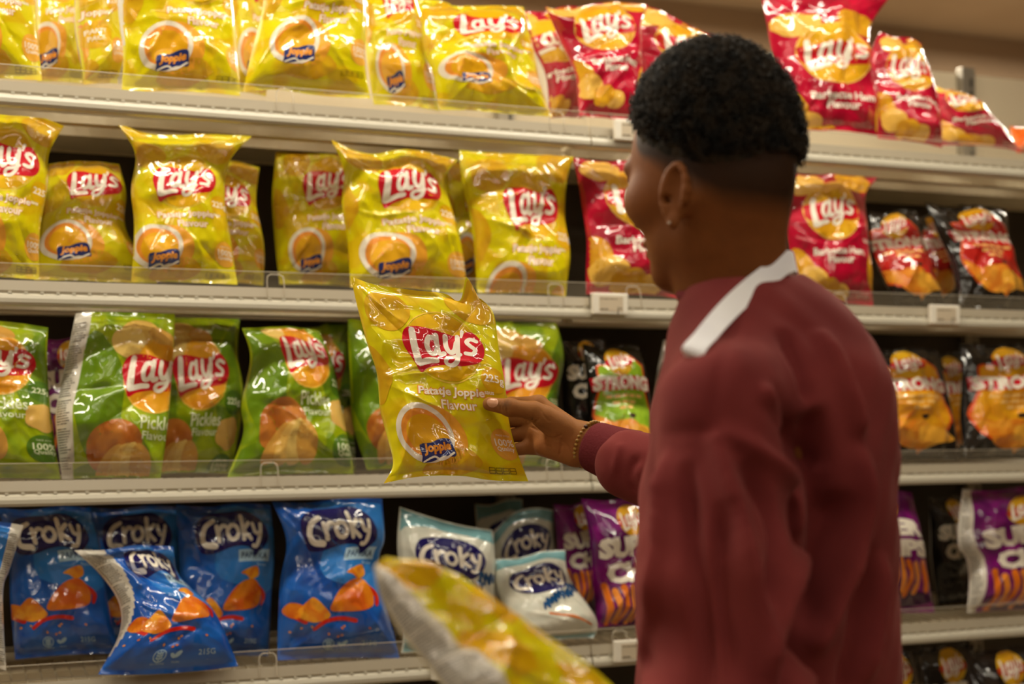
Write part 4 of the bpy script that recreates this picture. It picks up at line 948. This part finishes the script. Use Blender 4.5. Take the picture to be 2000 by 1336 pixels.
def make_hand(J3, R3, wrist, fore, rw=.027, creases=(), extra=()):
    def f(X, Y, Z):
        d = cone(X, Y, Z, fore, wrist, .030, rw)
        for k in ('index', 'middle', 'ring', 'little'):
            p, r = J3[k], R3[k]
            d = smin(d, cone(X, Y, Z, p[0], p[1], r[0], r[1]), .012)
        for a, b, ra, rb in extra: d = smin(d, cone(X, Y, Z, a, b, ra, rb), .014)
        fing = None
        for k in ('index', 'middle', 'ring', 'little'):
            p, r = J3[k], R3[k]; g = None
            for i in range(1, 4):
                c = cone(X, Y, Z, p[i], p[i+1], r[i], r[i+1]); g = c if g is None else smin(g, c, .004)
                if i > 1: g = smin(g, elld(X, Y, Z, p[i], (r[i]*1.06,)*3), .003)
            fing = g if fing is None else smin(fing, g, .0015)
        d = smin(d, fing, .006)
        p, r = J3['thumb'], R3['thumb']; g = cone(X, Y, Z, p[0], p[1], r[0], r[1])
        g = smin(g, cone(X, Y, Z, p[1], p[2], r[1]*.97, r[2]), .006); g = smin(g, cone(X, Y, Z, p[2], p[3], r[2], r[3]), .005)
        g = smin(g, elld(X, Y, Z, p[2], (r[2]*1.07,)*3), .004)
        d = smin(d, g, .010)
        for a, b, rc in creases: d = smax(d, -cone(X, Y, Z, a, b, rc, rc), .0022)
        return d
    return f
J3 = {k: [P(*q) for q in v] for k, v in RHJ.items()}
toCam = -FH
extra_r = [(P(1118., 848., 2.040), P(1066., 815., 2.032), .020, .0155), (P(1120., 888., 2.045), P(1062., 872., 2.062), .017, .013),
           (P(1100., 862., 2.052), P(1050., 845., 2.080), .016, .013), (P(1140., 866., 2.05), P(1100., 858., 2.05), .027, .020)]
hand0 = make_hand(J3, RHR, WR, ER*.35+WR*.65, extra=extra_r)
cre = []
def crease(f, pts, rc, out):
    q = [hit(f, x, y, 1.9, 2.3) for x, y in pts]; q = [a for a in q if a is not None]
    for a, b in zip(q[:-1], q[1:]): out.append((a, b, rc))
for ln, rc in (([(1019, 817), (1030, 822), (1040, 818)], .0008), ([(1022, 822), (1040, 826), (1052, 819)], .0008), ([(1033, 832), (1050, 840), (1066, 852), (1084, 856), (1096, 850)], .0013),
               ([(1070, 856), (1086, 861), (1098, 858)], .0009), ([(1094, 858), (1096, 872), (1092, 888)], .0012), ([(1098, 862), (1110, 872), (1122, 890)], .0008), ([(1062, 868), (1074, 873)], .0008),
               ([(978, 781), (977, 792), (979, 806)], .0007), ([(984, 780), (983, 792), (985, 808)], .0007), ([(990, 780), (990, 794), (991, 809)], .0007), ([(971, 782), (970, 792), (972, 803)], .0005),
               ([(1056, 800), (1062, 812), (1072, 822)], .0006), ([(1044, 828), (1058, 834), (1074, 842)], .0006)):
    crease(hand0, ln, rc, cre)
hand_r = make_hand(J3, RHR, WR, ER*.35+WR*.65, creases=cre, extra=extra_r)
# left hand, below the frame, gripping the second bag by its lower edge
hl_dir = unit(WL-EL); hx = unit(np.cross(hl_dir, z0)); hz = np.cross(hx, hl_dir)
if hz[2] < 0: hz = -hz
def lp(a, b, c): return WL+hl_dir*a+hx*b+hz*c
sgn = 1 if (hx @ FH) > 0 else -1
LJ = dict(thumb=[lp(.03, -sgn*.02, .008), lp(.060, -sgn*.034, .024), lp(.088, -sgn*.030, .034), lp(.110, -sgn*.020, .040)])
for i, k in enumerate(('index', 'middle', 'ring', 'little')):
    o_ = sgn*(-.022+.018*i); ln = [1, 1.06, 1, .82][i]
    LJ[k] = [lp(.01, o_*.5, 0), lp(.085, o_*1.15, 0), lp(.085+.040*ln, o_*1.15, .010), lp(.085+.060*ln, o_*1.15, .028), lp(.085+.070*ln, o_*1.15, .046)]
hand_l = make_hand(LJ, RHR, WL, EL*.35+WL*.65, extra=[(lp(0, 0, 0), lp(.06, sgn*.012, 0), .024, .016), (lp(.01, -sgn*.015, .005), lp(.05, -sgn*.025, .014), .019, .015)])

# sweatshirt with folds
def sweat_base(X, Y, Z):
    d = torso_core(X, Y, Z, .016)
    d = smin(d, cone(X, Y, Z, P(1505., 1000., 1.60), P(1500., 1420., 1.61), .130, .140), .06)
    c1 = P(1395., 1130., 1.41)
    a = smin(cone(X, Y, Z, SL, c1, .060, .074), cone(X, Y, Z, c1, EL, .074, .070), .03)
    a = smin(a, cone(X, Y, Z, EL, WL*.88+EL*.12, .068, .046), .03)
    d = smin(d, a, .022)
    b = smin(cone(X, Y, Z, SR, ER, .064, .060), cone(X, Y, Z, ER, P(1228., 905., 1.985), .062, .047), .03)
    d = smin(d, b, .025)
    d = smax(d, -(Z-float(P(1500., 1640., 1.6)[2]))*-1 if False else -(Z-float(P(1500., 1640., 1.6)[2])), .01)
    return d
FOLDS = []                                 # (points, width, height)
def fold(pts, r, sign, k=0, sink=0, amp=None, d0=1.2):
    q = [hit(sweat_base, x, y, d0, 2.2) for x, y in pts]; q = np.array([a for a in q if a is not None])
    if len(q) > 4:
        for _ in range(4): q[1:-1] = .5*q[1:-1]+.25*(q[:-2]+q[2:])
    if len(q) > 1: FOLDS.append((q, r*.9, sign*(r*1.65 if amp is None else amp)))
def path(p): return [tuple(a) for a in catmull(p, 4)]
fold(path([(1392,842),(1404,880),(1432,980),(1465,1110),(1490,1220),(1512,1336),(1520,1420)]), .011, 1, .022, .004)
fold(path([(1402,836),(1450,862),(1510,905),(1556,965),(1566,1010),(1556,1090),(1530,1190),(1490,1330)]), .010, 1, .020, .004)
fold(path([(1500,760),(1540,830),(1585,900),(1600,960),(1598,1060),(1580,1160),(1545,1260),(1510,1400)]), .016, -1, .022, -.006)
fold(path([(1585,800),(1600,860),(1602,920)]), .014, -1, .022, -.004)
fold(path([(1450,900),(1490,960),(1520,1020),(1515,1120),(1500,1180)]), .012, -1, .02, -.004)
fold(path([(1672,860),(1690,930),(1688,1010),(1660,1120),(1620,1210),(1580,1300),(1555,1400)]), .012, 1, .022, .004)
fold(path([(1600,640),(1640,720),(1668,800),(1680,860)]), .010, 1, .022, .006)
fold(path([(1640,960),(1636,1040),(1600,1160),(1560,1260)]), .016, -1, .024, -.006)
fold(path([(1700,1060),(1690,1180),(1660,1300),(1650,1400)]), .012, -1, .022, -.004)
fold(path([(1722,1080),(1716,1200),(1690,1336)]), .009, 1, .02, .004)
fold(path([(1340,900),(1345,1000),(1365,1120),(1375,1260),(1380,1400)]), .011, -1, .022, -.004)
fold(path([(1300,880),(1290,980),(1282,1100),(1272,1250),(1270,1400)]), .009, 1, .02, .004)
fold(path([(1530,640),(1560,720),(1580,790)]), .009, -1, .02, -.003)
fold(path([(1480,760),(1520,790),(1545,850)]), .009, 1, .02, .004)
fold(path([(1420,660),(1410,720),(1396,790),(1390,840)]), .006, -1, amp=.003)
fold(path([(1272,858),(1300,848),(1345,842),(1392,842)]), .006, -1, amp=.003)
fold(path([(1420,980),(1408,1100),(1420,1220),(1436,1336)]), .010, -1, .02, -.003)
fold(path([(1268,858),(1246,890),(1232,930),(1240,965)]), .008, -1, amp=.006)
fold(path([(1212,862),(1204,890),(1196,930)]), .006, 1, amp=.004)
fold(path([(1250,905),(1230,945),(1250,975)]), .007, 1, amp=.005)
def sd_sweat(X, Y, Z):
    d = sweat_base(X, Y, Z)
    return smax(d, -cone(X, Y, Z, NB+z0*.10, NB+z0*.012, .058, .058), .01)
def fold_shift(V):
    """how far each point of the cloth is pushed out or in by the folds"""
    s = np.zeros(len(V), np.float32)
    for q, w, a in FOLDS:
        near_ = (V > q.min(0)-.09).all(1) & (V < q.max(0)+.09).all(1); W_ = V[near_]; dm = np.full(len(W_), 9., np.float32); tm = np.zeros(len(W_), np.float32)
        for i, (p0, p1) in enumerate(zip(q[:-1], q[1:])):
            d = p1-p0; t = np.clip(((W_-p0) @ d)/max(d @ d, 1e-9), 0, 1); dd = np.linalg.norm(W_-p0-t[:, None]*d, axis=1)
            m_ = dd < dm; dm[m_] = dd[m_]; tm[m_] = (i+t[m_])/(len(q)-1)
        s[near_] += a*np.exp(-(dm/w)**2)*np.clip(np.minimum(tm, 1-tm)*5, 0, 1)**.7
    X, Y, Z = V.T
    s += .0030*np.sin(Z*34+X*20+2*np.sin(Y*17))*np.sin(X*27-Z*11+1.5*np.sin(Z*19))+.0016*np.sin(Z*80+3*np.sin(X*30))*np.sin(X*60+Y*50)
    return s
# materials
M['skin'] = mat('skin', srgb(150, 96, 56), .55, 0, .13); b_ = M['skin'].node_tree.nodes['Principled BSDF']
b_.inputs['Subsurface Weight'].default_value = .06; b_.inputs['Subsurface Radius'].default_value = (.01, .004, .002)
def skin_nodes(m):
    at = nd(m, 'ShaderNodeAttribute', attribute_name='tint'); nz = nd(m, 'ShaderNodeTexNoise', Scale=60, Detail=3)
    tc = nd(m, 'ShaderNodeTexCoord'); lk(m, tc.outputs['Object'], nz.inputs['Vector'])
    mx = nd(m, 'ShaderNodeMixRGB', blend_type='MULTIPLY'); mx.inputs[0].default_value = .25
    lk(m, at.outputs['Color'], mx.inputs[1]); lk(m, nz.outputs['Fac'], mx.inputs[2]); lk(m, mx.outputs[0], m.node_tree.nodes['Principled BSDF'].inputs['Base Color'])
skin_nodes(M['skin']); bump(M['skin'], 420, .25, .0008)
M['knit'] = mat('maroon_jersey', srgb(112, 40, 42), .9, 0, .15); noise_col(M['knit'], 9, srgb(104, 38, 38), srgb(116, 46, 45)); bump(M['knit'], 900, .35, .001)
M['knit'].node_tree.nodes['Principled BSDF'].inputs['Sheen Weight'].default_value = .15
M['knit'].node_tree.nodes['Principled BSDF'].inputs['Sheen Tint'].default_value = srgb(220, 150, 140)
M['rib'] = mat('maroon_rib', srgb(100, 36, 40), .9, 0, .15); bump(M['rib'], 260, .5, .002, vec_scale=(1, 1, 1))
M['hair'] = mat('black_hair', srgb(30, 22, 16), .6, 0, .2); noise_col(M['hair'], 60, srgb(15, 12, 8), srgb(48, 38, 26))
M['denim'] = mat('dark_trousers', srgb(34, 36, 44), .85); noise_col(M['denim'], 30, srgb(30, 32, 40), srgb(38, 40, 50))
M['shoe'] = mat('shoe_white', srgb(215, 212, 205), .5)
M['strap'] = mat('white_strap', srgb(232, 232, 236), .75); noise_col(M['strap'], 14, srgb(228, 228, 234), srgb(238, 238, 240))
M['strapred'] = mat('strap_red_mark', srgb(235, 90, 80), .7)
M['bead'] = mat('wooden_bead', srgb(150, 112, 40), .35); noise_col(M['bead'], 200, srgb(128, 88, 28), srgb(172, 132, 52))
M['beaddark'] = mat('dark_bead', srgb(60, 34, 22), .25)
M['nail'] = mat('nail', srgb(206, 156, 122), .28); noise_col(M['nail'], 90, srgb(182, 128, 90), srgb(196, 142, 104))
M['eyew'] = mat('eye_white', srgb(220, 210, 200), .2); M['eyed'] = mat('iris', srgb(30, 18, 12), .15)
M['stud'] = mat('ear_stud', srgb(190, 180, 165), .4, .8)

Vh, Qh = surfnet(sd_head, NB-np.array([.17, .17, .04]), HC+np.array([.16, .16, .125]), .0026)
Vb, Qb = surfnet(sd_bodycore, (min(WL[0], WR[0])-.12, min(AN[0][1], WL[1])-.35, 0.0), (SR[0]+.25, WR[1]+.10, NB[2]+.04), .012)
pall = np.array([q for v in J3.values() for q in v]+[ER*.35+WR*.65]); Vr, Qr = surfnet(hand_r, pall.min(0)-.035, pall.max(0)+.04, .0014)
pall = np.array([q for v in LJ.values() for q in v]+[EL*.35+WL*.65]); Vl, Ql = surfnet(hand_l, pall.min(0)-.035, pall.max(0)+.04, .003)
Vs, Qs = surfnet(sd_sweat, (min(WL[0], ER[0], WR[0])-.12, WL[1]-.28, P(1500., 1650., 1.6)[2]), (SR[0]+.22, ER[1]+.22, NB[2]+.10), .0055)
Vh = smoothed(Vh, Qh, 1); Vs = smoothed(Vs, Qs, 2)
_g = [sweat_base(Vs[:, 0]+a, Vs[:, 1]+b, Vs[:, 2]+c)-sweat_base(Vs[:, 0]-a, Vs[:, 1]-b, Vs[:, 2]-c) for a, b, c in ((.004, 0, 0), (0, .004, 0), (0, 0, .004))]
_g = np.stack(_g, 1); _g /= np.linalg.norm(_g, axis=1, keepdims=True)+1e-9
Vs = Vs+_g*fold_shift(Vs)[:, None]; Vs = smoothed(Vs, Qs, 1); Vb = smoothed(Vb, Qb, 2); Vr = smoothed(Vr, Qr, 1, .2)
# one body mesh: the pieces are merged with boolean unions
def tmpobj(V, Q):
    me = bpy.data.meshes.new('t'); me.from_pydata(V.tolist(), [], Q.tolist()); o = bpy.data.objects.new('t', me); COL.objects.link(o); return o
def tris_of(Q): return np.concatenate([Q[:, [0, 1, 2]], Q[:, [0, 2, 3]]])
body = tmpobj(Vb, tris_of(Qb))
for V_, Q_ in ((Vh, Qh), (Vr, Qr), (Vl, Ql)):
    o2 = tmpobj(V_, tris_of(Q_)); md = body.modifiers.new('u', 'BOOLEAN'); md.operation = 'UNION'; md.solver = 'MANIFOLD'; md.object = o2
    dg = bpy.context.evaluated_depsgraph_get(); dg.update(); me2 = bpy.data.meshes.new_from_object(body.evaluated_get(dg))
    print('union', len(body.data.vertices), len(V_), '->', len(me2.vertices))
    body.modifiers.clear(); bpy.data.objects.remove(o2)
    if len(me2.vertices) > len(V_)*.6: body.data = me2
me = body.data; me.materials.clear(); me.materials.append(M['skin'])
n = len(me.vertices); co = np.zeros(n*3, np.float32); me.vertices.foreach_get('co', co); co = co.reshape(-1, 3)
HAIRLINE = [(.120, .070), (.078, .068), (.062, .060), (.055, .016), (.048, .006), (.040, .000), (.018, -.010), (-.02, -.034), (-.05, -.062), (-.10, -.080)]
def hairline_u(fc):                        # height of the hairline in the head frame as a function of the forward coordinate
    xs = [a for a, b in HAIRLINE][::-1]; ys = [b for a, b in HAIRLINE][::-1]
    return np.interp(fc, xs, ys)
loc = (co-HC) @ RH.T; above = loc[:, 2]-hairline_u(loc[:, 0])
base = np.array(srgb(128, 76, 38)[:3]); palm = np.array(srgb(192, 124, 74)[:3]); dark = np.array(srgb(62, 36, 20)[:3]); stub = np.array(srgb(44, 28, 17)[:3])
tint = np.tile(base, (n, 1))
hd = loc[:, 2] > -.20; hd &= (np.abs(loc) < .3).all(1)
fw_ = np.clip((loc[:, 0]-.005)/.03, 0, 1); wd_ = .022*(1-fw_)+.003*fw_
k = np.clip((above+wd_)/(wd_+.008), 0, 1)*hd*(np.abs(loc[:, 1]) < .0765); k = k[:, None]*.95; tint = tint*(1-k)+stub*k
def near(pts, r):
    q = np.full(n, 9.)
    for a, b in zip(pts[:-1], pts[1:]):
        d = b-a; t = np.clip(((co-a) @ d)/(d @ d), 0, 1); q = np.minimum(q, np.linalg.norm(co-a-t[:, None]*d, axis=1))
    return np.clip(1-q/r, 0, 1)
hb = (np.linalg.norm(co-WR, axis=1) < .26)[:, None]*.55; tint = tint*(1-hb)+np.array(srgb(168, 114, 60)[:3])*hb
kp = near([P(1110., 880., 2.02), P(1040., 862., 2.05), P(1000., 850., 2.08)], .032)[:, None]; tint = tint*(1-kp*.8)+palm*kp*.8
kt = near([P(956., 800., 2.03), P(990., 806., 2.03)], .014)[:, None]; tint = tint*(1-kt*.5)+palm*kt*.5
kd = near([P(976., 786., 2.012), P(986., 788., 2.012)], .012)[:, None]; tint = tint*(1-kd*.9)+dark*kd*.9
lip = near([hl(.112, -.018, -.085), hl(.112, .018, -.085)], .012)[:, None]; tint = tint*(1-lip*.6)+np.array(srgb(120, 62, 50)[:3])*lip*.6
brw = np.maximum(near([hl(.106, .014, .012), hl(.092, .046, .012)], .006), near([hl(.106, -.014, .012), hl(.092, -.046, .012)], .006))[:, None]; tint = tint*(1-brw)+stub*brw
ca = me.color_attributes.new('tint', 'FLOAT_COLOR', 'POINT'); ca.data.foreach_set('color', np.concatenate([tint, np.ones((n, 1))], 1).astype(np.float32).reshape(-1))
me.polygons.foreach_set('use_smooth', np.ones(len(me.polygons), bool))
body.name = 'person'; me.name = 'person'
prop(body, 'person in a maroon sweatshirt seen from behind, head turned left, holding a yellow crisp bag', 'person')
def child(o): o.parent = body; return o
child(mesh_np('sweatshirt', Vs, [Qs], [M['knit']]))
# trousers and shoes (below the frame)
def sd_trou(X, Y, Z):
    d = cone(X, Y, Z, HIP+S_*.07, HIP-S_*.07, .105, .105); d = smin(d, cone(X, Y, Z, HIP+z0*.08, HIP, .12, .12), .05)
    for s, k_, a in ((1, KN[0], AN[0]), (-1, KN[1], AN[1])):
        d = smin(d, cone(X, Y, Z, HIP+S_*s*.08-z0*.05, k_, .095, .068), .04); d = smin(d, cone(X, Y, Z, k_, a-z0*.02, .068, .058), .03)
    return smax(d, -(Z-.06), .005)
Vt, Qt = surfnet(sd_trou, (HIP[0]-.35, HIP[1]-.45, .02), (HIP[0]+.35, HIP[1]+.4, HIP[2]+.25), .012)
child(mesh_np('trousers', smoothed(Vt, Qt, 2), [Qt], [M['denim']]))
for a in AN:
    def sd_shoe(X, Y, Z, a=a):
        d = cone(X, Y, Z, a-z0*.045-f0*.03, a-z0*.048+f0*.16, .042, .038); return smax(d, -(Z-.004), .004)
    Vq, Qq = surfnet(sd_shoe, a-np.array([.25, .25, .095]), a+np.array([.25, .25, .06]), .008)
    child(mesh_np('shoe', smoothed(Vq, Qq, 1), [Qq], [M['shoe']]))
# cuff, collar
def loft(rings, closed_ends=False):
    V = np.concatenate(rings); n_ = len(rings[0]); Q = []
    for i in range(len(rings)-1):
        for j in range(n_): Q.append((i*n_+j, i*n_+(j+1) % n_, (i+1)*n_+(j+1) % n_, (i+1)*n_+j))
    return V, np.array(Q, np.int32)
def cuff_at(w, e, r0, r1, t0, t1):
    ax = unit(e-w); a = unit(np.cross(ax, z0)); b = np.cross(ax, a); rings = []
    for s_, rr in ((t0+.006, r0-.006), (t0, r0-.003), (t0-.001, r0), (t0+.004, r0+.0025), (t0+(t1-t0)*.33, r0*.67+r1*.33+.0015), (t0+(t1-t0)*.66, r0*.33+r1*.67+.0015), (t1-.004, r1+.0025), (t1, r1), (t1+.001, r1-.004)):
        rings.append(np.array([w+ax*s_+(a*math.cos(q)+b*math.sin(q)*1.0)*(rr+.0007*(j % 2)) for j, q in enumerate(np.linspace(0, 2*math.pi, 121)[:-1])]))
    return loft(rings)
for w, e in ((WR, ER), (WL, EL)):
    V_, Q_ = cuff_at(w, e, .0335, .0415, .012, .082); child(mesh_np('cuff', V_, [Q_], [M['rib']]))
# lanyard round the neck, over the collar
def ribbon(pts, wid, name, mats, axis_pts, th=.0012):
    pts = np.array(catmull(pts, 6)); N = len(pts); V = []
    for i, p in enumerate(pts):
        t = unit(pts[min(i+1, N-1)]-pts[max(i-1, 0)]); c = axis_pts(p); nn = p-c; nn -= t*(nn @ t); nn = unit(nn); s_ = np.cross(t, nn)
        for a, b in ((-.5, 0), (.5, 0), (.5, 1), (-.5, 1)): V.append(p+s_*wid*a+nn*th*b)
    V = np.array(V); Q = []
    for i in range(N-1):
        for j in range(4): Q.append((i*4+j, i*4+(j+1) % 4, (i+1)*4+(j+1) % 4, (i+1)*4+j))
    return child(mesh_np(name, V, [np.array(Q, np.int32)], mats, smooth=False))
def clad(X, Y, Z): return np.minimum(sd_sweat(X, Y, Z), sd_head(X, Y, Z))
lan = []
for x, y in ((1532, 514), (1500, 529), (1452, 551), (1414, 583), (1386, 622), (1366, 660), (1352, 690)):
    q = hit(clad, x, y); 
    if q is not None: lan.append(q+toCam*.003)
if lan:
    lan = np.array(lan)
    for _ in range(14): lan[1:-1] = .5*lan[1:-1]+.25*(lan[:-2]+lan[2:])
    lan = list(lan)
    tail = lan[-1]; far = lan[0]
    ang0 = math.atan2((far-NB) @ FH, (far-NB) @ RT); back_ = []
    for i_, (da, rr, dz_) in enumerate(((28, .060, .004), (62, .062, .0), (100, .066, -.012), (135, .078, -.05), (150, .12, -.12), (155, .15, -.22))):
        an = ang0+math.radians(da); back_.append(NB+(RT*math.cos(an)+FH*math.sin(an))*rr+z0*((far-NB)[2]+dz_))
    lan2 = back_[:3][::-1] + lan + [tail-toCam*.05+RT*.012-z0*.02, tail-toCam*.10+RT*.03-z0*.06, tail-toCam*.14+RT*.05-z0*.16]
    ribbon([tuple(q) for q in lan2], .024, 'lanyard', [M['strap']], lambda p: NB+z0*(p[2]-NB[2]-.012))
    ribbon([tuple(q) for q in back_[2:]], .024, 'lanyard', [M['strap']], lambda p: NB+z0*(p[2]-NB[2]))
# collar rib
cr = []; cr_pts = [NB+z0*(.014+.012*math.cos(a-2.2))+(RT*math.cos(a)+FH*math.sin(a))*.068 for a in np.linspace(0, 2*math.pi, 49)[:-1]]
q = MB(); q.tube(cr_pts, .0065, 8, closed=True); child(q.build('collar', M['rib'], smooth=True))
# bracelet
ax = unit(ER-WR); a_ = unit(np.cross(ax, z0)); b2 = np.cross(ax, a_)
bc = bpy.data.objects.new('bracelet', None); COL.objects.link(bc); child(bc)
NBEAD = 34
for i in range(NBEAD):
    an = 2*math.pi*i/NBEAD; c = WR+ax*.004+(a_*math.cos(an)+b2*math.sin(an))*.0335
    q = MB(); q.sphere((0, 0, 0), .0032, nu=12, nv=8, sc3=(1, 1, .88)); o = q.build('bead', M['beaddark'] if i % 11 == 7 else M['bead'], smooth=True); o.location = c; o.parent = bc
    o.rotation_euler = (-a_*math.sin(an)+b2*math.cos(an)).tolist() and Vector(-a_*math.sin(an)+b2*math.cos(an)).to_track_quat('Z', 'Y').to_euler()
# thumb nail: a curved shell laid on the thumb
p2, p3 = J3['thumb'][2], J3['thumb'][3]; tx = unit(p3-p2); up_ = unit(np.cross(tx, toCam)); nn = unit(np.cross(up_, tx))
if nn @ toCam < 0: nn = -nn
nn = unit(nn*.93+z0*.30); up_ = unit(np.cross(tx, nn)); g = 13; V_ = []
ct = p2*.24+p3*.76
for i in range(g):
    for j in range(g):
        a, b = (i/(g-1)-.5)*2, (j/(g-1)-.5)*2; a2, b3 = a*math.sqrt(1-b*b/2), b*math.sqrt(1-a*a/2)
        s0_ = ct+tx*a2*.0085+up_*b3*.0072+nn*.02; f_ = point_f(hand_r); t = 0
        for _ in range(40):
            v = f_(s0_-nn*t)
            if v < .0001: break
            t += v
            if t > .03: break
        V_.append(s0_-nn*(t-.0006-.0003*(a2 > .7)))
Q_ = np.array([(i*g+j, i*g+j+1, (i+1)*g+j+1, (i+1)*g+j) for i in range(g-1) for j in range(g-1)], np.int32)
child(mesh_np('thumbnail', V_, [Q_], [M['nail']]))
for s in (-1, 1):
    q = MB(); q.sphere(hl(.0865, s*.032, -.014), .0128, 0, 16, 10); q.sphere(hl(.0935, s*.0325, -.016), .0064, 1, 12, 8); child(q.build('eye', [M['eyew'], M['eyed']], smooth=True))
q = MB(); q.sphere(hl(.004, .0835, -.083), .0017, 0, 10, 6); child(q.build('ear_stud', M['stud'], smooth=True))
# hair: scalp volume with small coils standing on it
def hair_vol(X, Y, Z, bump_=True):
    dx, dy, dz = X-HC[0], Y-HC[1], Z-HC[2]
    f = F_[0]*dx+F_[1]*dy+F_[2]*dz; s = S_[0]*dx+S_[1]*dy+S_[2]*dz; u_ = U_[0]*dx+U_[1]*dy+U_[2]*dz
    d = elld(X, Y, Z, hl(-.002, 0, .016), (.101, .084, .113), RH)
    xs = [a for a, b in HAIRLINE][::-1]; ys = [b for a, b in HAIRLINE][::-1]
    hu = np.interp(f, xs, ys).astype(np.float32)
    ab = u_-hu
    d = d+np.clip(.040-ab, 0, .08)*.32                      # fades towards the hairline
    if bump_: d = d+.0022*np.sin(X*330+2*np.sin(Z*170))*np.sin(Y*310+2*np.sin(X*190))*np.sin(Z*340+2*np.sin(Y*150))
    return smax(d, -ab*.9, .008)
Vq, Qq = surfnet(hair_vol, HC-np.array([.14, .14, .10]), HC+np.array([.14, .14, .15]), .003)
hairo = child(mesh_np('hair', smoothed(Vq, Qq, 1), [Qq], [M['hair']]))
rnd = random.Random(8); V_ = []; Q_ = []; hv = point_f(lambda X, Y, Z: hair_vol(X, Y, Z, False))
rs_ = np.random.RandomState(4); cand = Vq[rs_.permutation(len(Vq))[:8000]]
lc = (cand-HC) @ RH.T; ab = lc[:, 2]-hairline_u(lc[:, 0]); keep = (ab > .028) & (lc[:, 2] > -.02) & (rs_.rand(len(ab)) < np.clip((ab-.02)/.05, .15, 1)); cand = cand[keep][:4200]; lc = lc[keep][:4200]
for p, l_ in zip(cand, lc):
    nn = unit(F_*l_[0]/.0108+S_*l_[1]/.0069+U_*(l_[2])/.0130); ta = unit(np.cross(nn, [rnd.uniform(-1, 1), rnd.uniform(-1, 1), rnd.uniform(-1, 1)])); tb_ = np.cross(nn, ta)
    R_ = rnd.uniform(.0030, .0055); H_ = rnd.uniform(.006, .013); turns = rnd.uniform(1.2, 2.2); ph = rnd.uniform(0, 6.28); base_ = len(V_); K_ = 11; lean = ta*rnd.uniform(-.5, .5)
    for i in range(K_):
        t = i/(K_-1); a = ph+turns*6.283*t; c = p-nn*.002+nn*H_*t+lean*H_*t+(ta*math.cos(a)+tb_*math.sin(a))*R_
        w_ = .00125*(1.15-t*.6)
        o1_ = nn*w_; o2_ = (ta*math.cos(a)+tb_*math.sin(a))*w_
        V_ += [c+o1_, c-o1_*.5+o2_, c-o1_*.5-o2_]
    for i in range(K_-1):
        for j in range(3): Q_.append((base_+i*3+j, base_+i*3+(j+1) % 3, base_+i*3+3+(j+1) % 3, base_+i*3+3+j))
child(mesh_np('hair_coils', np.array(V_), [np.array(Q_, np.int32)], [M['hair']]))
